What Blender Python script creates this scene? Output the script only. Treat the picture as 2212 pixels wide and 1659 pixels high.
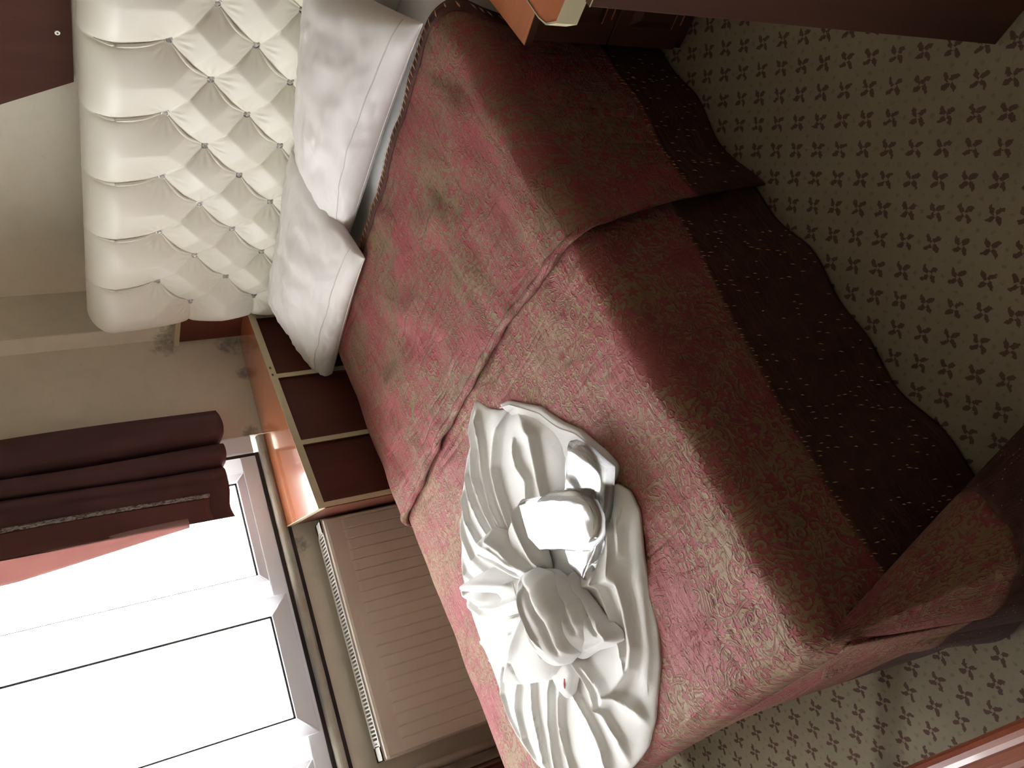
import bpy, bmesh, math, random
import numpy as np
from mathutils import Matrix, Vector
random.seed(7)
RNG = np.random.default_rng(7)
for o in list(bpy.data.objects):
    bpy.data.objects.remove(o)
SC = bpy.context.scene
COL = SC.collection

# ------------------------------------------------------------------ camera
CAMZ = 1.55
XR = (0.32739174, -0.38810188, -0.86150542)
YD = (-0.59314200, -0.79414502, 0.13234900)
ZF = (-0.73552513, 0.46766508, -0.49019605)
cd = bpy.data.cameras.new('camera')
cam = bpy.data.objects.new('camera', cd)
COL.objects.link(cam)
cam.matrix_world = Matrix(((XR[0], -YD[0], -ZF[0], 0), (XR[1], -YD[1], -ZF[1], 0), (XR[2], -YD[2], -ZF[2], CAMZ), (0, 0, 0, 1)))
cd.sensor_fit = 'HORIZONTAL'
cd.sensor_width = 36
cd.lens = 1915.32 / 2212 * 36
cd.clip_start = 0.02
SC.camera = cam

# ------------------------------------------------------------------ sky, window light, exposure
w = bpy.data.worlds.new('sky'); SC.world = w
w.use_nodes = True
bg = w.node_tree.nodes['Background']
bg.inputs[0].default_value = (0.965, 0.985, 1.0, 1)
bg.inputs[1].default_value = 5.5
SC.view_settings.view_transform = 'Standard'
SC.view_settings.look = 'None'
SC.view_settings.gamma = 1
SC.view_settings.use_curve_mapping = False
SC.view_settings.exposure = 1.85

# ------------------------------------------------------------------ room frame numbers
WY = 0.1845471                       # the window wall is not square to the bed
WN = np.array([math.cos(WY), -math.sin(WY), 0.0])
WD = np.array([math.sin(WY), math.cos(WY), 0.0])
WOFF = -3.0685
def wp(a, d, z):
    p = WN * (WOFF + d) + WD * a
    return (p[0], p[1], z)

# ------------------------------------------------------------------ helpers
def tag(o, label=None, cat=None, group=None, kind=None):
    if label: o['label'] = label
    if cat: o['category'] = cat
    if group: o['group'] = group
    if kind: o['kind'] = kind
    return o
def thing(name, label, cat, loc=(0, 0, 0), group=None):
    o = bpy.data.objects.new(name, None); COL.objects.link(o)
    o.location = loc; o.empty_display_size = 0.05
    o['wloc'] = tuple(loc)
    return tag(o, label, cat, group)
def wloc(o):
    p = np.zeros(3)
    while o is not None:
        p = p + np.array(o.location); o = o.parent
    return p
def add_obj(name, me, parent=None):
    o = bpy.data.objects.new(name, me); COL.objects.link(o)
    if parent is not None: o.parent = parent
    return o
def mesh_obj(name, V, F, mats, parent=None, smooth=False, uv=None, midx=None, loc=None):
    """V in world coordinates; stored relative to the parent chain"""
    V = np.asarray(V, float)
    base = wloc(parent) if parent is not None else np.zeros(3)
    if loc is not None: base = base + 0
    me = bpy.data.meshes.new(name)
    me.from_pydata((V - base).tolist(), [], [list(map(int, f)) for f in F])
    if not isinstance(mats, (list, tuple)): mats = [mats]
    for m in mats: me.materials.append(m)
    if smooth: me.polygons.foreach_set('use_smooth', [True] * len(me.polygons))
    if midx is not None: me.polygons.foreach_set('material_index', [int(i) for i in midx])
    if uv is not None:
        l = me.uv_layers.new(name='UVMap')
        vi = np.zeros(len(me.loops), int); me.loops.foreach_get('vertex_index', vi)
        l.data.foreach_set('uv', np.asarray(uv, float)[vi].ravel())
    me.update()
    o = add_obj(name, me, parent)
    return o
def grid_faces(ny, nx, cy=False, cx=False, o=0):
    F = []
    for j in range(ny - (0 if cy else 1)):
        for i in range(nx - (0 if cx else 1)):
            a = j * nx + i; b = j * nx + (i + 1) % nx
            c = ((j + 1) % ny) * nx + (i + 1) % nx; d = ((j + 1) % ny) * nx + i
            F.append((a + o, b + o, c + o, d + o))
    return F
def grid_obj(name, P, mats, parent=None, uv=None, smooth=True, solid=0, cx=False, cy=False, flip=False):
    ny, nx = P.shape[:2]
    F = grid_faces(ny, nx, cy, cx)
    if flip: F = [f[::-1] for f in F]
    o = mesh_obj(name, P.reshape(-1, 3), F, mats, parent, smooth, None if uv is None else uv.reshape(-1, 2))
    if solid:
        m = o.modifiers.new('s', 'SOLIDIFY'); m.thickness = solid; m.offset = -1
    return o
class MB:
    """collects simple shapes in world space -> one mesh"""
    def __init__(s): s.V = []; s.F = []; s.M = []
    def add(s, V, F, m=0):
        k = len(s.V); s.V += [tuple(v) for v in V]; s.F += [tuple(i + k for i in f) for f in F]; s.M += [m] * len(F)
        return s
    def hexa(s, P, m=0):
        return s.add(P, [(0, 3, 2, 1), (4, 5, 6, 7), (0, 1, 5, 4), (1, 2, 6, 5), (2, 3, 7, 6), (3, 0, 4, 7)], m)
    def box(s, x0, x1, y0, y1, z0, z1, m=0, f=None):
        P = [(x0, y0, z0), (x1, y0, z0), (x1, y1, z0), (x0, y1, z0), (x0, y0, z1), (x1, y0, z1), (x1, y1, z1), (x0, y1, z1)]
        if f: P = [f(*p) for p in P]
        return s.hexa(P, m)
    def wbox(s, a0, a1, d0, d1, z0, z1, m=0):          # in window wall coordinates
        return s.box(d0, d1, a0, a1, z0, z1, m, lambda d, a, z: wp(a, d, z))
    def prism(s, pts, z0, z1, m=0):
        n = len(pts)
        V = [(p[0], p[1], z0) for p in pts] + [(p[0], p[1], z1) for p in pts]
        return s.add(V, [tuple(range(n))[::-1], tuple(range(n, 2 * n))] + [(i, (i + 1) % n, n + (i + 1) % n, n + i) for i in range(n)], m)
    def tube(s, pts, r, n=8, m=0):
        pts = [np.array(p, float) for p in pts]
        V = []; F = []
        for i, p in enumerate(pts):
            t = pts[min(i + 1, len(pts) - 1)] - pts[max(i - 1, 0)]; t = t / (np.linalg.norm(t) + 1e-12)
            u = np.cross(t, [0, 0, 1.0]);
            if np.linalg.norm(u) < .1: u = np.cross(t, [0, 1.0, 0])
            u = u / np.linalg.norm(u); v = np.cross(t, u)
            rr = r[i] if hasattr(r, '__len__') else r
            for k in range(n):
                a = 2 * math.pi * k / n
                V.append(p + rr * (math.cos(a) * u + math.sin(a) * v))
        for i in range(len(pts) - 1):
            for k in range(n):
                F.append((i * n + k, i * n + (k + 1) % n, (i + 1) * n + (k + 1) % n, (i + 1) * n + k))
        F.append(tuple(range(n))); F.append(tuple(range((len(pts) - 1) * n, len(pts) * n))[::-1])
        return s.add(V, F, m)
    def build(s, name, mats, parent=None, bevel=0, smooth=False, seg=2):
        o = mesh_obj(name, s.V, s.F, mats, parent, smooth, midx=s.M)
        bm = bmesh.new(); bm.from_mesh(o.data); bmesh.ops.recalc_face_normals(bm, faces=bm.faces); bm.to_mesh(o.data); bm.free()
        if bevel:
            m = o.modifiers.new('b', 'BEVEL'); m.width = bevel; m.segments = seg; m.limit_method = 'ANGLE'
        return o

# smooth random noise in numpy
def make_noise(seed, n=14, lo=1, hi=6, aniso=None):
    r = np.random.default_rng(seed)
    th = r.uniform(0, 2 * np.pi, n) if aniso is None else r.normal(aniso[0], aniso[1], n)
    fr = np.exp(r.uniform(np.log(lo), np.log(hi), n)); ph = r.uniform(0, 6.28, n)
    am = (1 / fr) ** .6; am = am / np.sqrt((am ** 2).sum() / 2)
    def f(x, y):
        o = 0
        for t, q, p, a in zip(th, fr, ph, am):
            o = o + a * np.sin(q * 6.283 * (x * np.cos(t) + y * np.sin(t)) + p)
        return o
    return f

# ------------------------------------------------------------------ materials
class NT:
    def __init__(s, name, base=(.8, .8, .8), rough=.6, **kw):
        s.m = bpy.data.materials.new(name); s.m.use_nodes = True
        s.t = s.m.node_tree; s.b = s.t.nodes['Principled BSDF']
        s.b.inputs['Base Color'].default_value = (*base, 1); s.b.inputs['Roughness'].default_value = rough
        for k, v in kw.items(): s.b.inputs[k.replace('_', ' ')].default_value = v
    def n(s, typ, **kw):
        d = s.t.nodes.new(typ)
        for k, v in kw.items():
            if hasattr(d, k): setattr(d, k, v)
            else: d.inputs[k.replace('_', ' ')].default_value = v
        return d
    def l(s, a, b): s.t.links.new(a, b)
    def val(s, x):
        return x
    def math(s, op, a, b=None, c=None, clamp=False):
        d = s.t.nodes.new('ShaderNodeMath'); d.operation = op; d.use_clamp = clamp
        for i, x in enumerate((a, b, c)):
            if x is None: continue
            if isinstance(x, (int, float)): d.inputs[i].default_value = x
            else: s.l(x, d.inputs[i])
        return d.outputs[0]
    def coord(s, which='Object', scale=(1, 1, 1), rot=(0, 0, 0), loc=(0, 0, 0)):
        c = s.n('ShaderNodeTexCoord'); mp = s.n('ShaderNodeMapping')
        mp.inputs['Scale'].default_value = scale; mp.inputs['Rotation'].default_value = rot; mp.inputs['Location'].default_value = loc
        s.l(c.outputs[which], mp.inputs[0]); return mp.outputs[0]
    def geo(s, scale=(1, 1, 1), rot=(0, 0, 0), loc=(0, 0, 0)):
        c = s.n('ShaderNodeNewGeometry'); mp = s.n('ShaderNodeMapping')
        mp.inputs['Scale'].default_value = scale; mp.inputs['Rotation'].default_value = rot; mp.inputs['Location'].default_value = loc
        s.l(c.outputs['Position'], mp.inputs[0]); return mp.outputs[0]
    def noise(s, vec, scale, detail=3, rough=.5, dist=0):
        d = s.n('ShaderNodeTexNoise'); d.inputs['Scale'].default_value = scale; d.inputs['Detail'].default_value = detail
        d.inputs['Roughness'].default_value = rough; d.inputs['Distortion'].default_value = dist
        s.l(vec, d.inputs['Vector']); return d.outputs['Fac']
    def step(s, v, lo, hi):
        d = s.n('ShaderNodeMapRange'); d.interpolation_type = 'SMOOTHSTEP'
        d.inputs['From Min'].default_value = lo; d.inputs['From Max'].default_value = hi
        s.l(v, d.inputs['Value']); return d.outputs['Result']
    def mix(s, f, a, b):
        d = s.n('ShaderNodeMix'); d.data_type = 'RGBA'
        if isinstance(f, (int, float)): d.inputs[0].default_value = f
        else: s.l(f, d.inputs[0])
        for i, x in ((6, a), (7, b)):
            if isinstance(x, tuple): d.inputs[i].default_value = (*x, 1)
            else: s.l(x, d.inputs[i])
        return d.outputs[2]
    def color(s, c): s.l(c, s.b.inputs['Base Color'])
    def bump(s, h, strength=.5, dist=.002, prev=None):
        d = s.n('ShaderNodeBump'); d.inputs['Strength'].default_value = strength; d.inputs['Distance'].default_value = dist
        s.l(h, d.inputs['Height'])
        if prev is not None: s.l(prev, d.inputs['Normal'])
        s.l(d.outputs[0], s.b.inputs['Normal']); return d.outputs[0]

def plaster(name, col, stain=None, rough=.75):
    t = NT(name, col, rough)
    g = t.geo()
    n1 = t.noise(g, 1.8, 4); n2 = t.noise(g, 14, 4)
    c = t.mix(t.step(n1, .3, .7), tuple(x * .93 for x in col), col)
    c = t.mix(t.math('MULTIPLY', t.step(n2, .45, .75), .12), c, (.45, .38, .28))
    if stain:      # mould that grew near given points
        tot = None
        for (x, y, z), r in stain:
            v = t.n('ShaderNodeVectorMath', operation='DISTANCE'); t.l(g, v.inputs[0]); v.inputs[1].default_value = (x, y, z)
            f = t.math('SUBTRACT', 1, t.math('DIVIDE', v.outputs['Value'], r), clamp=True)
            tot = f if tot is None else t.math('MAXIMUM', tot, f)
        n3 = t.noise(g, 30, 6, .7)
        k = t.step(t.math('ADD', t.math('MULTIPLY', tot, .55), n3), .62, .95)
        c = t.mix(t.math('MULTIPLY', k, .60), c, (.09, .085, .075))
    t.color(c)
    t.bump(t.noise(g, 60, 5), .25, .002)
    return t.m

def wood(name, dark, light, rough=.38, axis=(1, 14, 1), coat=0.0, spec=.5):
    t = NT(name, dark, rough)
    g = t.geo(scale=axis)
    n = t.noise(g, 3.0, 5, .6, .6); n2 = t.noise(t.geo(scale=tuple(a * 4 for a in axis)), 8, 3)
    c = t.mix(t.step(n, .3, .72), dark, light)
    c = t.mix(t.math('MULTIPLY', t.step(n2, .5, .8), .25), c, tuple(x * .6 for x in dark))
    t.color(c)
    t.b.inputs['Coat Weight'].default_value = coat; t.b.inputs['Coat Roughness'].default_value = .07
    t.b.inputs['Specular IOR Level'].default_value = spec
    t.bump(n2, .02, .0005)
    return t.m

def plain(name, col, rough=.5, metal=0, bump=0, bscale=80, vary=.0, **kw):
    t = NT(name, col, rough, **kw); t.b.inputs['Metallic'].default_value = metal
    g = t.geo()
    if vary:
        t.color(t.mix(t.step(t.noise(g, 9, 4), .35, .7), tuple(x * (1 - vary) for x in col), col))
    if bump: t.bump(t.noise(g, bscale, 4), bump, .001)
    return t.m

def cloth(name, col, bump=.3, wr=.4, wscale=9, rough=.9, sheen=.2, fine=500, trans=0):
    t = NT(name, col, rough)
    t.b.inputs['Sheen Weight'].default_value = sheen
    t.b.inputs['Specular IOR Level'].default_value = .2
    g = t.geo()
    n = t.noise(g, wscale, 4, .55, .8)
    p = t.bump(n, wr, .012)
    p = t.bump(t.noise(g, fine, 2), bump, .0008, p)
    t.color(t.mix(t.step(t.noise(g, 5, 3), .3, .7), tuple(x * .95 for x in col), col))
    return t.m

M = {}
M['wall'] = plaster('cream_paint', (.85, .79, .66), stain=[((-2.69, 2.12, 1.03), .085), ((-2.71, 2.10, .81), .075), ((-2.82, 1.66, .84), .08), ((-2.80, 1.74, .81), .05), ((-2.745, 1.98, .785), .05), ((-2.90, 1.30, .74), .06)])
M['wall2'] = plaster('dark_low_bounce', (.13, .10, .075))  # unseen walls coloured dark to cut the bounced light
M['ceiling'] = plaster('ceiling_paint', (.60, .55, .45))
_t = NT('white_plastic_glow', (.80, .79, .80), .35)
_tl = _t.n('ShaderNodeBsdfTranslucent'); _tl.inputs[0].default_value = (.85, .85, .86, 1); _mx = _t.n('ShaderNodeMixShader'); _mx.inputs[0].default_value = .34  # translucency added so the posts glow white as if overexposed
_t.l(_t.b.outputs[0], _mx.inputs[1]); _t.l(_tl.outputs[0], _mx.inputs[2]); _t.l(_mx.outputs[0], _t.t.nodes['Material Output'].inputs[0]); M['upvc_glow'] = _t.m
_t = NT('white_plastic_faint_glow', (.86, .88, .91), .35)
_tl = _t.n('ShaderNodeBsdfTranslucent'); _tl.inputs[0].default_value = (.85, .85, .86, 1); _mx = _t.n('ShaderNodeMixShader'); _mx.inputs[0].default_value = .10  # weaker translucency, added to lift the rails like lens flare
_t.l(_t.b.outputs[0], _mx.inputs[1]); _t.l(_tl.outputs[0], _mx.inputs[2]); _t.l(_mx.outputs[0], _t.t.nodes['Material Output'].inputs[0]); M['upvc'] = _t.m
M['sillm'] = plain('weathered_sill', (.62, .60, .52), .35, vary=.25, bump=.2)
M['black_fill'] = plain('near_black_fill', (.05, .045, .04), .8, vary=.4)  # near-black for the strips in gaps and joints
M['hollow_shade'] = plain('painted_hollow_shade', (.015, .012, .012), .9)  # near-black colour paints the shade inside hollows
M['radiator'] = plain('cream_radiator_enamel', (.76, .71, .62), .35, vary=.05)
M['grille'] = plain('white_grille_enamel', (.90, .91, .92), .4)
M['redwood'] = wood('red_brown_laminate', (.115, .022, .012), (.16, .034, .018), .34)
M['redwood_v'] = wood('red_brown_laminate_upright', (.085, .022, .014), (.105, .027, .017), .55, axis=(6, 6, 1), spec=.3)
M['topwood'] = wood('polished_orange_brown_laminate', (.40, .115, .045), (.46, .14, .055), .22, axis=(9, 1.5, 1), coat=.9, spec=.7)
M['nstop'] = wood('orange_brown_laminate', (.50, .16, .065), (.58, .20, .08), .4, axis=(1, 8, 1))
M['deskw'] = wood('dark_brown_laminate', (.062, .022, .013), (.085, .028, .016), .6, axis=(8, 8, 1))
M['cream_edge'] = plain('cream_edge_banding', (.60, .53, .34), .45, vary=.08)
M['headboard'] = NT('cream_leatherette', (.80, .76, .64), .42).m
_t = NT('cream_leatherette_tufted', (.80, .765, .66), .42)
_g = _t.geo(); _t.bump(_t.noise(_g, 220, 3), .08, .0006)
_t.color(_t.mix(_t.step(_t.noise(_g, 4, 3), .35, .75), (.85, .82, .715), (.90, .88, .79))); M['headboard'] = _t.m
M['chrome'] = plain('dull_silver_rim', (.42, .40, .37), .3, 1.0)
M['gem'] = plain('faceted_crystal', (.75, .74, .72), .08, .6)
M['sheet'] = cloth('white_cotton_sheet', (.84, .83, .82), .1, .25, 7)
M['pillow'] = cloth('white_cotton_pillowcase', (.86, .84, .82), .1, .22, 6, rough=.7, sheen=.1)
M['towel'] = cloth('white_terry_towel', (.80, .79, .77), .55, .12, 14, rough=1, sheen=.5, fine=900)
M['towel2'] = cloth('white_terry_hand_towel', (.74, .73, .71), .55, .16, 14, rough=1, sheen=.5, fine=900)
M['seamw'] = plain('white_seam_thread', (.70, .67, .64), .8)
M['redthread'] = plain('red_thread', (.5, .03, .06), .7)
M['slipper'] = plain('white_foam_slipper', (.86, .87, .86), .6)
M['sole'] = plain('slipper_sole_foam', (.80, .80, .74), .7)
M['greyline'] = plain('grey_sole_groove', (.38, .35, .30), .7)
M['pipe'] = plain('beige_lit_wall', (.45, .38, .32), .45)
M['tan_thread'] = plain('tan_stitch_thread', (.62, .36, .15), .7)
M['screw'] = plain('zinc_screw_head', (.55, .53, .45), .35, .8)
M['knob'] = plain('knot_brown', (.16, .08, .04), .6)

# glass of the window: thin and clear
_t = NT('window_glass'); _t.t.nodes.remove(_t.b)
tr = _t.n('ShaderNodeBsdfTransparent'); gl = _t.n('ShaderNodeBsdfGlossy'); gl.inputs['Roughness'].default_value = .02
mx = _t.n('ShaderNodeMixShader'); mx.inputs[0].default_value = .06
_t.l(tr.outputs[0], mx.inputs[1]); _t.l(gl.outputs[0], mx.inputs[2]); _t.l(mx.outputs[0], _t.t.nodes['Material Output'].inputs[0]); M['glass'] = _t.m
# cellophane
_t = NT('clear_cellophane'); _t.t.nodes.remove(_t.b)
tr = _t.n('ShaderNodeBsdfTransparent'); gl = _t.n('ShaderNodeBsdfGlossy'); gl.inputs['Roughness'].default_value = .22
bm_ = _t.n('ShaderNodeBump'); bm_.inputs['Strength'].default_value = .13; bm_.inputs['Distance'].default_value = .004
_t.l(_t.noise(_t.geo(), 28, 3, .5, 1.2), bm_.inputs['Height']); _t.l(bm_.outputs[0], gl.inputs['Normal'])
lw = _t.n('ShaderNodeLayerWeight'); lw.inputs[0].default_value = .45
mx = _t.n('ShaderNodeMixShader'); _t.l(_t.math('ADD', _t.math('MULTIPLY', lw.outputs['Fresnel'], .5), .30), mx.inputs[0])
_t.l(tr.outputs[0], mx.inputs[1]); _t.l(gl.outputs[0], mx.inputs[2]); _t.l(mx.outputs[0], _t.t.nodes['Material Output'].inputs[0]); M['film'] = _t.m

# curtain: heavy plum cloth that lets a little light through
def curtain_mat(name, col, tl):
    t = NT(name, col, .9); t.b.inputs['Specular IOR Level'].default_value = .15
    g = t.geo(scale=(1, 1, .12)); t.bump(t.noise(g, 90, 3), .3, .002)
    t.color(t.mix(t.step(t.noise(t.geo(), 6, 4), .35, .7), tuple(x * .85 for x in col), col))
    tl_ = t.n('ShaderNodeBsdfTranslucent'); tl_.inputs[0].default_value = (col[0] * 1.4, col[1] * 1.2, col[2] * 1.2, 1)
    mx = t.n('ShaderNodeMixShader'); mx.inputs[0].default_value = tl
    out = t.t.nodes['Material Output']
    t.l(t.b.outputs[0], mx.inputs[1]); t.l(tl_.outputs[0], mx.inputs[2]); t.l(mx.outputs[0], out.inputs[0]); return t.m
M['curtain'] = curtain_mat('plum_brown_curtain', (.12, .062, .063), .03)
M['lining'] = curtain_mat('rose_curtain_lining', (.46, .33, .31), .30)
M['band'] = curtain_mat('rust_curtain_band', (.17, .075, .072), .05)
_t = NT('worn_silver_braid', (.3, .28, .27), .6)
_g = _t.geo(scale=(1, 1, .35)); _k = _t.step(_t.noise(_g, 160, 4, .7, 1.0), .44, .56)
_t.color(_t.mix(_k, (.09, .05, .05), (.42, .40, .38))); M['braid'] = _t.m

# brocade coverlet: rose scrolls on an olive tan ground (cloth coordinates in metres)
def brocade(name, rose, tan, seed=0.0, mute=0.0, aniso=0.6):
    t = NT(name, rose, .62)
    t.b.inputs['Sheen Weight'].default_value = .06; t.b.inputs['Specular IOR Level'].default_value = .3
    uv = t.coord('UV', loc=(seed, seed * .7, 0))
    # spirals: polar coordinates around scattered centres
    def spiral(scale, rmax, k, off):
        sc = t.n('ShaderNodeVectorMath', operation='SCALE'); t.l(uv, sc.inputs[0]); sc.inputs['Scale'].default_value = scale
        ad = t.n('ShaderNodeVectorMath', operation='ADD'); t.l(sc.outputs[0], ad.inputs[0]); ad.inputs[1].default_value = (off, off * .3, 0)
        vo = t.n('ShaderNodeTexVoronoi'); vo.voronoi_dimensions = '2D'; vo.inputs['Scale'].default_value = 1; vo.inputs['Randomness'].default_value = .75
        t.l(ad.outputs[0], vo.inputs['Vector'])
        df = t.n('ShaderNodeVectorMath', operation='SUBTRACT'); t.l(ad.outputs[0], df.inputs[0]); t.l(vo.outputs['Position'], df.inputs[1])
        sp = t.n('ShaderNodeSeparateXYZ'); t.l(df.outputs[0], sp.inputs[0])
        r = vo.outputs['Distance']; th = t.math('ARCTAN2', sp.outputs[1], sp.outputs[0])
        cs = t.n('ShaderNodeSeparateColor'); t.l(vo.outputs['Color'], cs.inputs[0])
        ph = t.math('MULTIPLY', cs.outputs[0], 6.28)
        sg = t.math('SIGN', t.math('SUBTRACT', cs.outputs[1], .5))
        a = t.math('ADD', t.math('MULTIPLY', th, sg), t.math('ADD', t.math('MULTIPLY', r, k), ph))
        b = t.math('SINE', a)
        inside = t.math('SUBTRACT', 1, t.step(r, rmax * .85, rmax))
        petal = t.math('SINE', t.math('ADD', t.math('MULTIPLY', th, 5), ph))
        pl = t.math('SUBTRACT', t.math('ADD', t.math('MULTIPLY', petal, .10), .33), r)
        usep = t.math('GREATER_THAN', cs.outputs[2], .62)
        sgn = t.math('ADD', t.math('MULTIPLY', b, t.math('SUBTRACT', 1, usep)), t.math('MULTIPLY', t.math('MULTIPLY', pl, 9), usep))
        return sgn, inside
    s1, i1 = spiral(26, .40, 17, 0)
    s2, i2 = spiral(52, .38, 15, 4.3)
    nz = t.noise(uv, 11, 2, .5, 1.2)
    stem = t.math('SUBTRACT', .55, t.math('ABSOLUTE', t.math('SINE', t.math('MULTIPLY', nz, 42))))
    base = t.math('MULTIPLY', stem, 2.2)
    m = t.math('ADD', t.math('MULTIPLY', s1, i1), t.math('MULTIPLY', base, t.math('SUBTRACT', 1, i1)))
    m = t.math('ADD', m, t.math('MULTIPLY', t.math('MULTIPLY', s2, i2), .7))
    big = t.math('MULTIPLY', t.math('SUBTRACT', t.noise(uv, 5, 2), .5), 6.0)
    m = t.math('ADD', m, big)
    nf = t.noise(uv, 160, 3)
    m2 = t.math('ADD', m, t.math('MULTIPLY', t.math('SUBTRACT', nf, .5), 1.4))
    mask = t.step(m2, -.35, .15)
    wear = t.step(t.noise(uv, 2.6, 4), .38, .68)
    c = t.mix(mask, tan, rose)
    c = t.mix(t.math('MULTIPLY', wear, .28), c, tuple((a + b) / 2 * .92 for a, b in zip(rose, tan)))
    fl = t.step(t.noise(uv, 330, 2), .70, .76)
    c = t.mix(t.math('MULTIPLY', fl, .5), c, (.62, .47, .28))
    if mute: c = t.mix(mute, c, tuple(x * .75 for x in rose))
    t.color(c)
    # relief: cord outlines of the scrolls, long crinkles, weave
    edge = t.math('SUBTRACT', 1, t.math('ABSOLUTE', m), clamp=True)
    p = t.bump(edge, .55, .0022)
    g2 = t.coord('UV', scale=(1, .22, 1), rot=(0, 0, aniso), loc=(seed, 0, 0))
    cr = t.noise(g2, 26, 5, .65, .9)
    p = t.bump(cr, .75, .010, p)
    g3 = t.coord('UV', scale=(.25, 1, 1), rot=(0, 0, aniso * 1.6), loc=(0, seed, 0))
    p = t.bump(t.math('ABSOLUTE', t.math('SUBTRACT', t.noise(g3, 15, 3, .5, .5), .5)), .75, .034, p)
    p = t.bump(t.noise(uv, 420, 2), .35, .0012, p)
    return t.m
M['cov1'] = brocade('rose_brocade', (.30, .054, .064), (.205, .135, .074), 0.0, 0, .5)
M['cov2'] = brocade('rose_tan_brocade', (.295, .066, .072), (.265, .170, .093), 3.7, 0, 1.1)
def bandmat(name, col):
    t = NT(name, col, .85); uv = t.coord('UV')
    c = t.mix(t.step(t.noise(uv, 30, 4), .35, .7), tuple(x * .7 for x in col), col)
    t.color(c); p = t.bump(t.noise(t.coord('UV', scale=(1, .25, 1), rot=(0, 0, .8)), 30, 4), .6, .008)
    t.bump(t.noise(uv, 300, 3), .4, .0015, p); return t.m
M['border'] = bandmat('deep_red_quilted_border', (.080, .028, .023))
M['piping'] = bandmat('dark_binding', (.10, .035, .028))

# carpet: tan ground with small maroon pinwheels on a square lattice set on the diagonal
def carpet():
    t = NT('patterned_carpet', (.3, .25, .15), 1.0); t.b.inputs['Specular IOR Level'].default_value = .05
    th = math.radians(-48.9); S = .0583
    g = t.geo()
    sp = t.n('ShaderNodeSeparateXYZ'); t.l(g, sp.inputs[0])
    wob = t.math('MULTIPLY', t.math('SUBTRACT', t.noise(g, 130, 3), .5), .014)
    wob2 = t.math('MULTIPLY', t.math('SUBTRACT', t.noise(t.geo(loc=(3, 1, 0)), 130, 3), .5), .010)
    def lin(a, b, c): return t.math('ADD', t.math('ADD', t.math('MULTIPLY', sp.outputs[0], a), t.math('MULTIPLY', sp.outputs[1], b)), c)
    ox, oy = -1.017, .828
    u0 = -(ox * math.cos(th) + oy * math.sin(th)); v0 = -(-ox * math.sin(th) + oy * math.cos(th))
    u = t.math('DIVIDE', t.math('ADD', lin(math.cos(th), math.sin(th), u0), wob), S)
    v = t.math('DIVIDE', t.math('ADD', lin(-math.sin(th), math.cos(th), v0), wob2), S)
    def cell(x, sh): return t.math('SUBTRACT', t.math('SUBTRACT', t.math('ADD', x, sh), t.math('FLOOR', t.math('ADD', x, sh))), .5)
    cu = cell(u, .5); cv = cell(v, .5)
    r = t.math('SQRT', t.math('ADD', t.math('MULTIPLY', cu, cu), t.math('MULTIPLY', cv, cv)))
    an = t.math('ARCTAN2', cv, cu)
    # four bent petals
    lob = t.math('COSINE', t.math('MULTIPLY', t.math('ADD', an, t.math('ADD', t.math('MULTIPLY', r, 1.2), .55)), 4))
    shape = t.math('SUBTRACT', t.math('ADD', .215, t.math('MULTIPLY', lob, .145)), r)
    hole = t.math('LESS_THAN', r, .065)
    mk = t.math('MULTIPLY', t.step(shape, -.02, .02), t.math('SUBTRACT', 1, hole))
    # small olive dots between
    du = cell(u, 0.0); dv = cell(v, .5); 
    r2 = t.math('SQRT', t.math('ADD', t.math('MULTIPLY', du, du), t.math('MULTIPLY', dv, dv)))
    dt = t.math('SUBTRACT', 1, t.step(r2, .05, .10))
    eu = cell(t.math('MULTIPLY', u, 2), .5); dv2 = cell(v, 0.0)
    r3 = t.math('SQRT', t.math('ADD', t.math('MULTIPLY', t.math('MULTIPLY', eu, .5), t.math('MULTIPLY', eu, .5)), t.math('MULTIPLY', dv2, dv2)))
    dt2 = t.math('SUBTRACT', 1, t.step(r3, .04, .11))
    dots = t.math('MULTIPLY', t.math('MAXIMUM', dt, dt2), t.math('ADD', .15, t.math('MULTIPLY', t.step(t.noise(g, 70, 2), .4, .6), .45)))
    n1 = t.noise(g, 3, 4); n2 = t.noise(g, 700, 2)
    c = t.mix(t.step(n1, .3, .7), (.31, .27, .19), (.38, .33, .235))
    c = t.mix(t.math('MULTIPLY', t.step(n2, .4, .7), .35), c, (.26, .22, .15))
    c = t.mix(dots, c, (.19, .17, .10))
    c = t.mix(t.math('MULTIPLY', mk, .85), c, (.115, .052, .050))
    t.color(c); t.bump(n2, .8, .003)
    return t.m
M['carpet'] = carpet()

M['panelw'] = wood('matt_maroon_panel', (.105, .046, .034), (.12, .054, .040), .75, axis=(6, 6, 1), spec=.12)

# ================================================================== ROOM
def struct(o): o['kind'] = 'structure'; return o
YB = 2.342            # wall behind the bed
PX0, PX1, PY = -2.700, -2.638, 2.15     # narrow pier in the corner
b = MB(); b.box(-3.6, 1.9, -2.6, 2.6, -.05, 0); struct(b.build('floor', M['carpet']))
b = MB(); b.box(-3.6, 1.9, -2.6, 2.6, 2.6, 2.65); struct(b.build('ceiling', M['ceiling']))
b = MB(); b.box(-3.2, 1.9, YB, YB + .1, 0, 2.6); struct(b.build('wall_back', M['wall']))
b = MB(); b.box(-3.0, PX1, PY, YB + .02, 0, 2.6); struct(b.build('wall_pier', M['wall'], bevel=.006))
b = MB(); b.box(1.8, 1.9, -2.6, 2.45, 0, 2.6); struct(b.build('wall_right', M['wall2']))
b = MB(); b.box(-3.7, 1.9, -2.6, -2.5, 0, 2.6); struct(b.build('wall_front', M['wall2']))
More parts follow.
